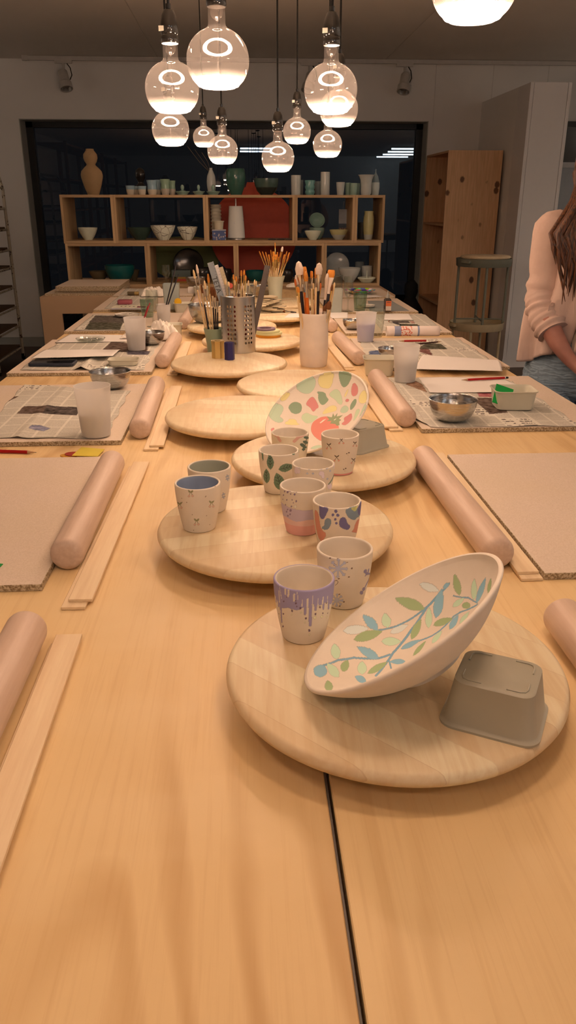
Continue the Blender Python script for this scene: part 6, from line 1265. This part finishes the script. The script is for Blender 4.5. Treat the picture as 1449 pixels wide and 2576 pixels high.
# jeans
jb = NB('denim'); v = jb.coord(); jn = jb.noise(jb.coord(scale=(1, 1, .25)), 90, 3); jz = jb.math('SINE', jb.math('MULTIPLY', jb.noise(jb.coord(scale=(.6, .6, 2.2)), 16, 2), 40))
jc = jb.mix(jn, obs(112, 104, 98, 1.5), obs(136, 126, 116, 1.5)); jc = jb.mix(jb.mr(jz, .4, 1, 0, .25), jc, obs(70, 60, 56, 1.5)); jb.bump(jz, .35, .004); DEN = jb.fin(jc, .85, 0, .1)
def er(cx, cy, a, b_, z, n=40): return [(cx-PO.x+a*math.cos(2*PI*q/n), cy-PO.y+b_*math.sin(2*PI*q/n), z) for q in range(n)]
jm = MB().loft([er(1.20, 2.82, .165, .118, .985), er(1.20, 2.82, .172, .124, .95), er(1.20, 2.822, .186, .132, .90), er(1.20, 2.824, .196, .138, .85), er(1.20, 2.824, .192, .132, .80), er(1.20, 2.82, .150, .10, .765)], True, True)
for sx in (-1, 1):
    jm.loft([er(1.20+sx*c_, y_, a_, b_, z_) for c_, y_, a_, b_, z_ in ((.096, 2.822, .098, .120, .83), (.098, 2.82, .096, .108, .74), (.100, 2.81, .086, .092, .62), (.102, 2.80, .070, .074, .48), (.104, 2.82, .064, .068, .30), (.104, 2.835, .056, .062, .09))], True, True)
jm.build('jeans', DEN, person, 80)
for sx in (-1, 1): MB().loft([rrect(.042*k, .118*k2, .030*k, 6, z, sx*.110, -.075) for k, k2, z in ((.95, .98, .001), (1, 1, .02), (.95, .95, .045), (.7, .55, .075))], True, True).build('shoe', simple('white_shoe', (.5, .48, .45), .6), person)
# inner top
BL = NB('blush_fabric'); v = BL.coord(); n1 = BL.noise(v, 30, 3); BL.bump(BL.noise(BL.coord(scale=(1, 1, .3)), 28, 3), .5, .01); BLM = BL.fin(BL.mix(n1, obs(200, 142, 112, 1.0), obs(214, 156, 124, 1.0)), .8, 0, .15)
CR2 = NB('cream_top'); v = CR2.coord(); CR2.bump(CR2.noise(CR2.coord(scale=(1, 1, .4)), 20, 3), .5, .01); TOPM = CR2.fin(CR2.mix(CR2.noise(v, 20, 2), obs(208, 158, 126, 1.05), obs(218, 168, 136, 1.05)), .75, 0, .15)
def ringe(cx, cy, a, b_, z, n=64, wav=0, k=0, ph=0):
    return [((a+wav*math.sin(k*t+ph))*math.cos(t)+cx-PO.x, (b_+wav*math.sin(k*t+ph))*math.sin(t)+cy-PO.y, z) for t in [2*PI*j/n for j in range(n)]]
MB().loft([ringe(1.20, 2.82, .158, .128, .905, wav=.004, k=9), ringe(1.20, 2.82, .160, .130, .925, wav=.003, k=9), ringe(1.203, 2.82, .150, .122, 1.02, wav=.003, k=7, ph=1), ringe(1.21, 2.82, .138, .114, 1.10), ringe(1.228, 2.82, .144, .122, 1.22), ringe(1.245, 2.82, .150, .118, 1.31), ringe(1.258, 2.825, .140, .090, 1.37), ringe(1.266, 2.83, .095, .070, 1.41), ringe(1.270, 2.83, .062, .058, 1.425), ringe(1.272, 2.83, .050, .048, 1.428)]).build('inner_top', TOPM, person, 80)
# cardigan: open shell around back and sides with draped fronts
m = MB(); rows = []; nl, nc = 54, 96
for j in range(nl+1):
    t = j/nl; rows.append([])
    for i in range(nc+1):
        s_ = i/nc*2-1                     # -1 seen left front edge ... 0 back ... +1 other front edge
        op = .42-.20*t*(1-t)*2            # opening half angle at the front
        ang = -PI/2+(PI*2-2*op)*( (s_+1)/2)+op   # runs clockwise from the front edge
        ang = -PI/2-op-(2*PI-2*op)*((s_+1)/2)
        zt = 1.425-.045*abs(math.cos(ang))**2; zb = 1.000-.075*abs(math.cos(ang))**4+(.01 if abs(s_) < .5 else -.03*((abs(s_)-.5)*2)**2)
        if s_ < -.3 and math.cos(ang) < -.6: zb -= .03
        z = zt+(zb-zt)*t
        cx = 1.262-.062*min(1, t*1.6); a = .075+.115*min(1, t*5)**.6+(.020*t if True else 0); b_ = .065+.060*min(1, t*4)**.6+.008*t
        fold = .018*t*math.sin(ang*8+t*2)+.009*t*math.sin(ang*17-t*3); front = max(0, abs(s_)-.72)/.28
        rr = 1+fold/a+front*.10*math.sin(t*PI*.9)
        rows[-1].append((cx-PO.x+a*rr*math.cos(ang), 2.825-PO.y+b_*rr*math.sin(ang)-front*.030*math.sin(t*PI)*.8, z+.010*front*math.sin(t*22)))
m.loft(rows, closed=False); cg = m.build('cardigan', BLM, person, 80); sm_ = cg.modifiers.new('thickness', 'SOLIDIFY'); sm_.thickness = .0025; sm_.offset = 1
# waterfall lapel on the seen side
m = MB(); rows = []
for j in range(41):
    t = j/40; x0, z0 = 1.195-.070*t, 1.425-.47*t; row = []
    for i in range(25):
        u = i/24; wd = .035+.105*t**.8
        row.append((x0-PO.x+wd*u-.020*math.sin(u*PI*2+t*2)*t, 2.695-PO.y-.012-.022*math.sin(u*PI*2.2+t*1.5)*(.35+t)+(.055*(1-t)**2), z0+.035*u*t-.03*u*u*t-.060*u*t*t))
    rows.append(row)
m.loft(rows, closed=False); lp = m.build('cardigan_lapel', BLM, person, 80); sm_ = lp.modifiers.new('thickness', 'SOLIDIFY'); sm_.thickness = .0025; sm_.offset = 0
# sleeves, gathered at the elbow
def sleeve(P, side):
    P = [Vector(p) for p in P]; n = 60; pts = []; rad = []
    for k in range(n+1):
        f = k/n*(len(P)-1); i = min(int(f), len(P)-2); u = f-i; p = P[i].lerp(P[i+1], u); t = k/n
        pts.append(tuple(p-PO)); r = .066-.012*t
        if t > .45: r += .0045*math.sin(t*95)*min(1, (t-.45)*4)+.003*math.sin(t*61)
        if t < .12: r *= (.75+.25*t/.12)
        rad.append(r)
    m = MB().tube(pts, rad, 28); s_ = m.build('sleeve', BLM, person, 80); return pts
sp1 = sleeve([(1.135, 2.825, 1.375), (1.075, 2.825, 1.34), (1.050, 2.822, 1.24), (1.030, 2.805, 1.13), (1.030, 2.765, 1.07), (1.050, 2.712, 1.015)], -1)
sleeve([(1.365, 2.825, 1.375), (1.43, 2.825, 1.34), (1.455, 2.822, 1.24), (1.468, 2.805, 1.13), (1.448, 2.765, 1.07), (1.415, 2.715, 1.02)], 1)
MB().box((1.030-PO.x, 2.708-PO.y, 1.075), (.020, .004, .085), 0, None, .001).build('sleeve_tab', BLM, person, 0)
MB().lathe([(0, 0), (.007, 0), (.0075, .002), (.006, .003), (0, .002)], 16, 0, T(1.030-PO.x, 2.705-PO.y, 1.112) @ RX(PI/2)).build('button', simple('pearl_button', (.6, .42, .34), .3), person)
# hair
hb_ = NB('brown_hair'); v = hb_.coord(scale=(1, 1, .04)); hcol = hb_.mix(hb_.mr(hb_.noise(v, 240, 3), .35, .65), srgb(38, 20, 10), srgb(112, 66, 34)); hb_.bump(hb_.noise(v, 300, 2), .5, .002); HAIR = hb_.fin(hcol, .4, 0, .5)
m = MB(); rr_ = random.Random(3)
cap = []
for j in range(14):
    a = j/13*PI*.56; z = 1.630+.100*math.cos(a); r = math.sin(a)
    cap.append([(1.306-PO.x+.090*r*math.cos(t), 2.832-PO.y+.104*r*math.sin(t) if math.sin(t) > -.2 else 2.832-PO.y+(.104 if j < 7 else .060)*r*math.sin(t), z) for t in [2*PI*q/40 for q in range(40)]])
m.loft(cap, True, True)
for k in range(150):
    side = -1 if k % 2 == 0 else 1; u = rr_.random(); back = rr_.random()
    x0 = 1.306+side*((.080 if side < 0 else .070)+.016*rr_.random()); y0 = 2.79+.07*back; z0 = 1.64-.05*rr_.random()
    xs = 1.306+side*((.118 if side < 0 else .082)+.024*u); yshoulder = 2.72+.06*back if side < 0 else 2.72+.05*back; ze = 1.10+.13*rr_.random()+.10*back
    xe = (1.038+.115*u) if side < 0 else (1.365+.07*u)
    m.tube([(x0-PO.x, y0-PO.y, z0), (xs-PO.x, (y0+yshoulder)/2-PO.y, 1.53), (xs*.6+xe*.4-PO.x+.004*math.sin(k), yshoulder-PO.y-.01, 1.44), (xe-PO.x+.012*math.sin(k*1.3), 2.690+.03*back-PO.y, 1.34), (xe-PO.x+.016*math.sin(k*.7), 2.672+.02*back-PO.y, (1.34+ze)/2), (xe+.014*math.sin(k)-PO.x, 2.668+.02*back-PO.y, ze)], [.008, .010, .0095, .0085, .006, .0008], 7)
for k in range(40):
    a = PI*k/39; m.tube([(1.306-PO.x+.085*math.cos(a), 2.832+.098*math.sin(a)-PO.y, 1.65), (1.30-PO.x+.095*math.cos(a), 2.832+.108*math.sin(a)-PO.y, 1.52), (1.28-PO.x+.12*math.cos(a), 2.90+.06*math.sin(a)-PO.y, 1.38), (1.27-PO.x+.10*math.cos(a), 2.935+.05*math.sin(a)-PO.y, 1.25+.04*math.sin(k*2.1))], [.012, .014, .013, .003], 7)
m.build('hair', HAIR, person, 80)
MB().lathe([(.0088, -.0012), (.0100, -.0012), (.0100, .0012), (.0088, .0012), (.0088, -.0012)], 20, 0, T(1.185-PO.x, 2.5765-PO.y, .868) @ RY(math.radians(60))).build('finger_ring', M['brass'], person)

for ch in list(person.children_recursive):               # the figure leans a little towards the table
    for v_ in ch.data.vertices:
        if v_.co.z > 1.2: v_.co.x -= (v_.co.z-1.2)*.20
person.location = PO+Vector((.035, 0, .0))
# ================================================================ LIGHT AND VIEW
w = bpy.data.worlds.new('night'); scene.world = w; w.use_nodes = True
w.node_tree.nodes['Background'].inputs[0].default_value = (.55, .62, .8, 1); w.node_tree.nodes['Background'].inputs[1].default_value = .004
scene.cycles.use_denoising = True
scene.cycles.sample_clamp_indirect = 4.0
scene.cycles.max_bounces = 8; scene.cycles.transparent_max_bounces = 24; scene.cycles.glossy_bounces = 5; scene.cycles.diffuse_bounces = 4
scene.view_settings.view_transform = 'Standard'; scene.view_settings.look = 'None'; scene.view_settings.gamma = 1; scene.view_settings.exposure = EXPO
scene.view_settings.use_curve_mapping = False
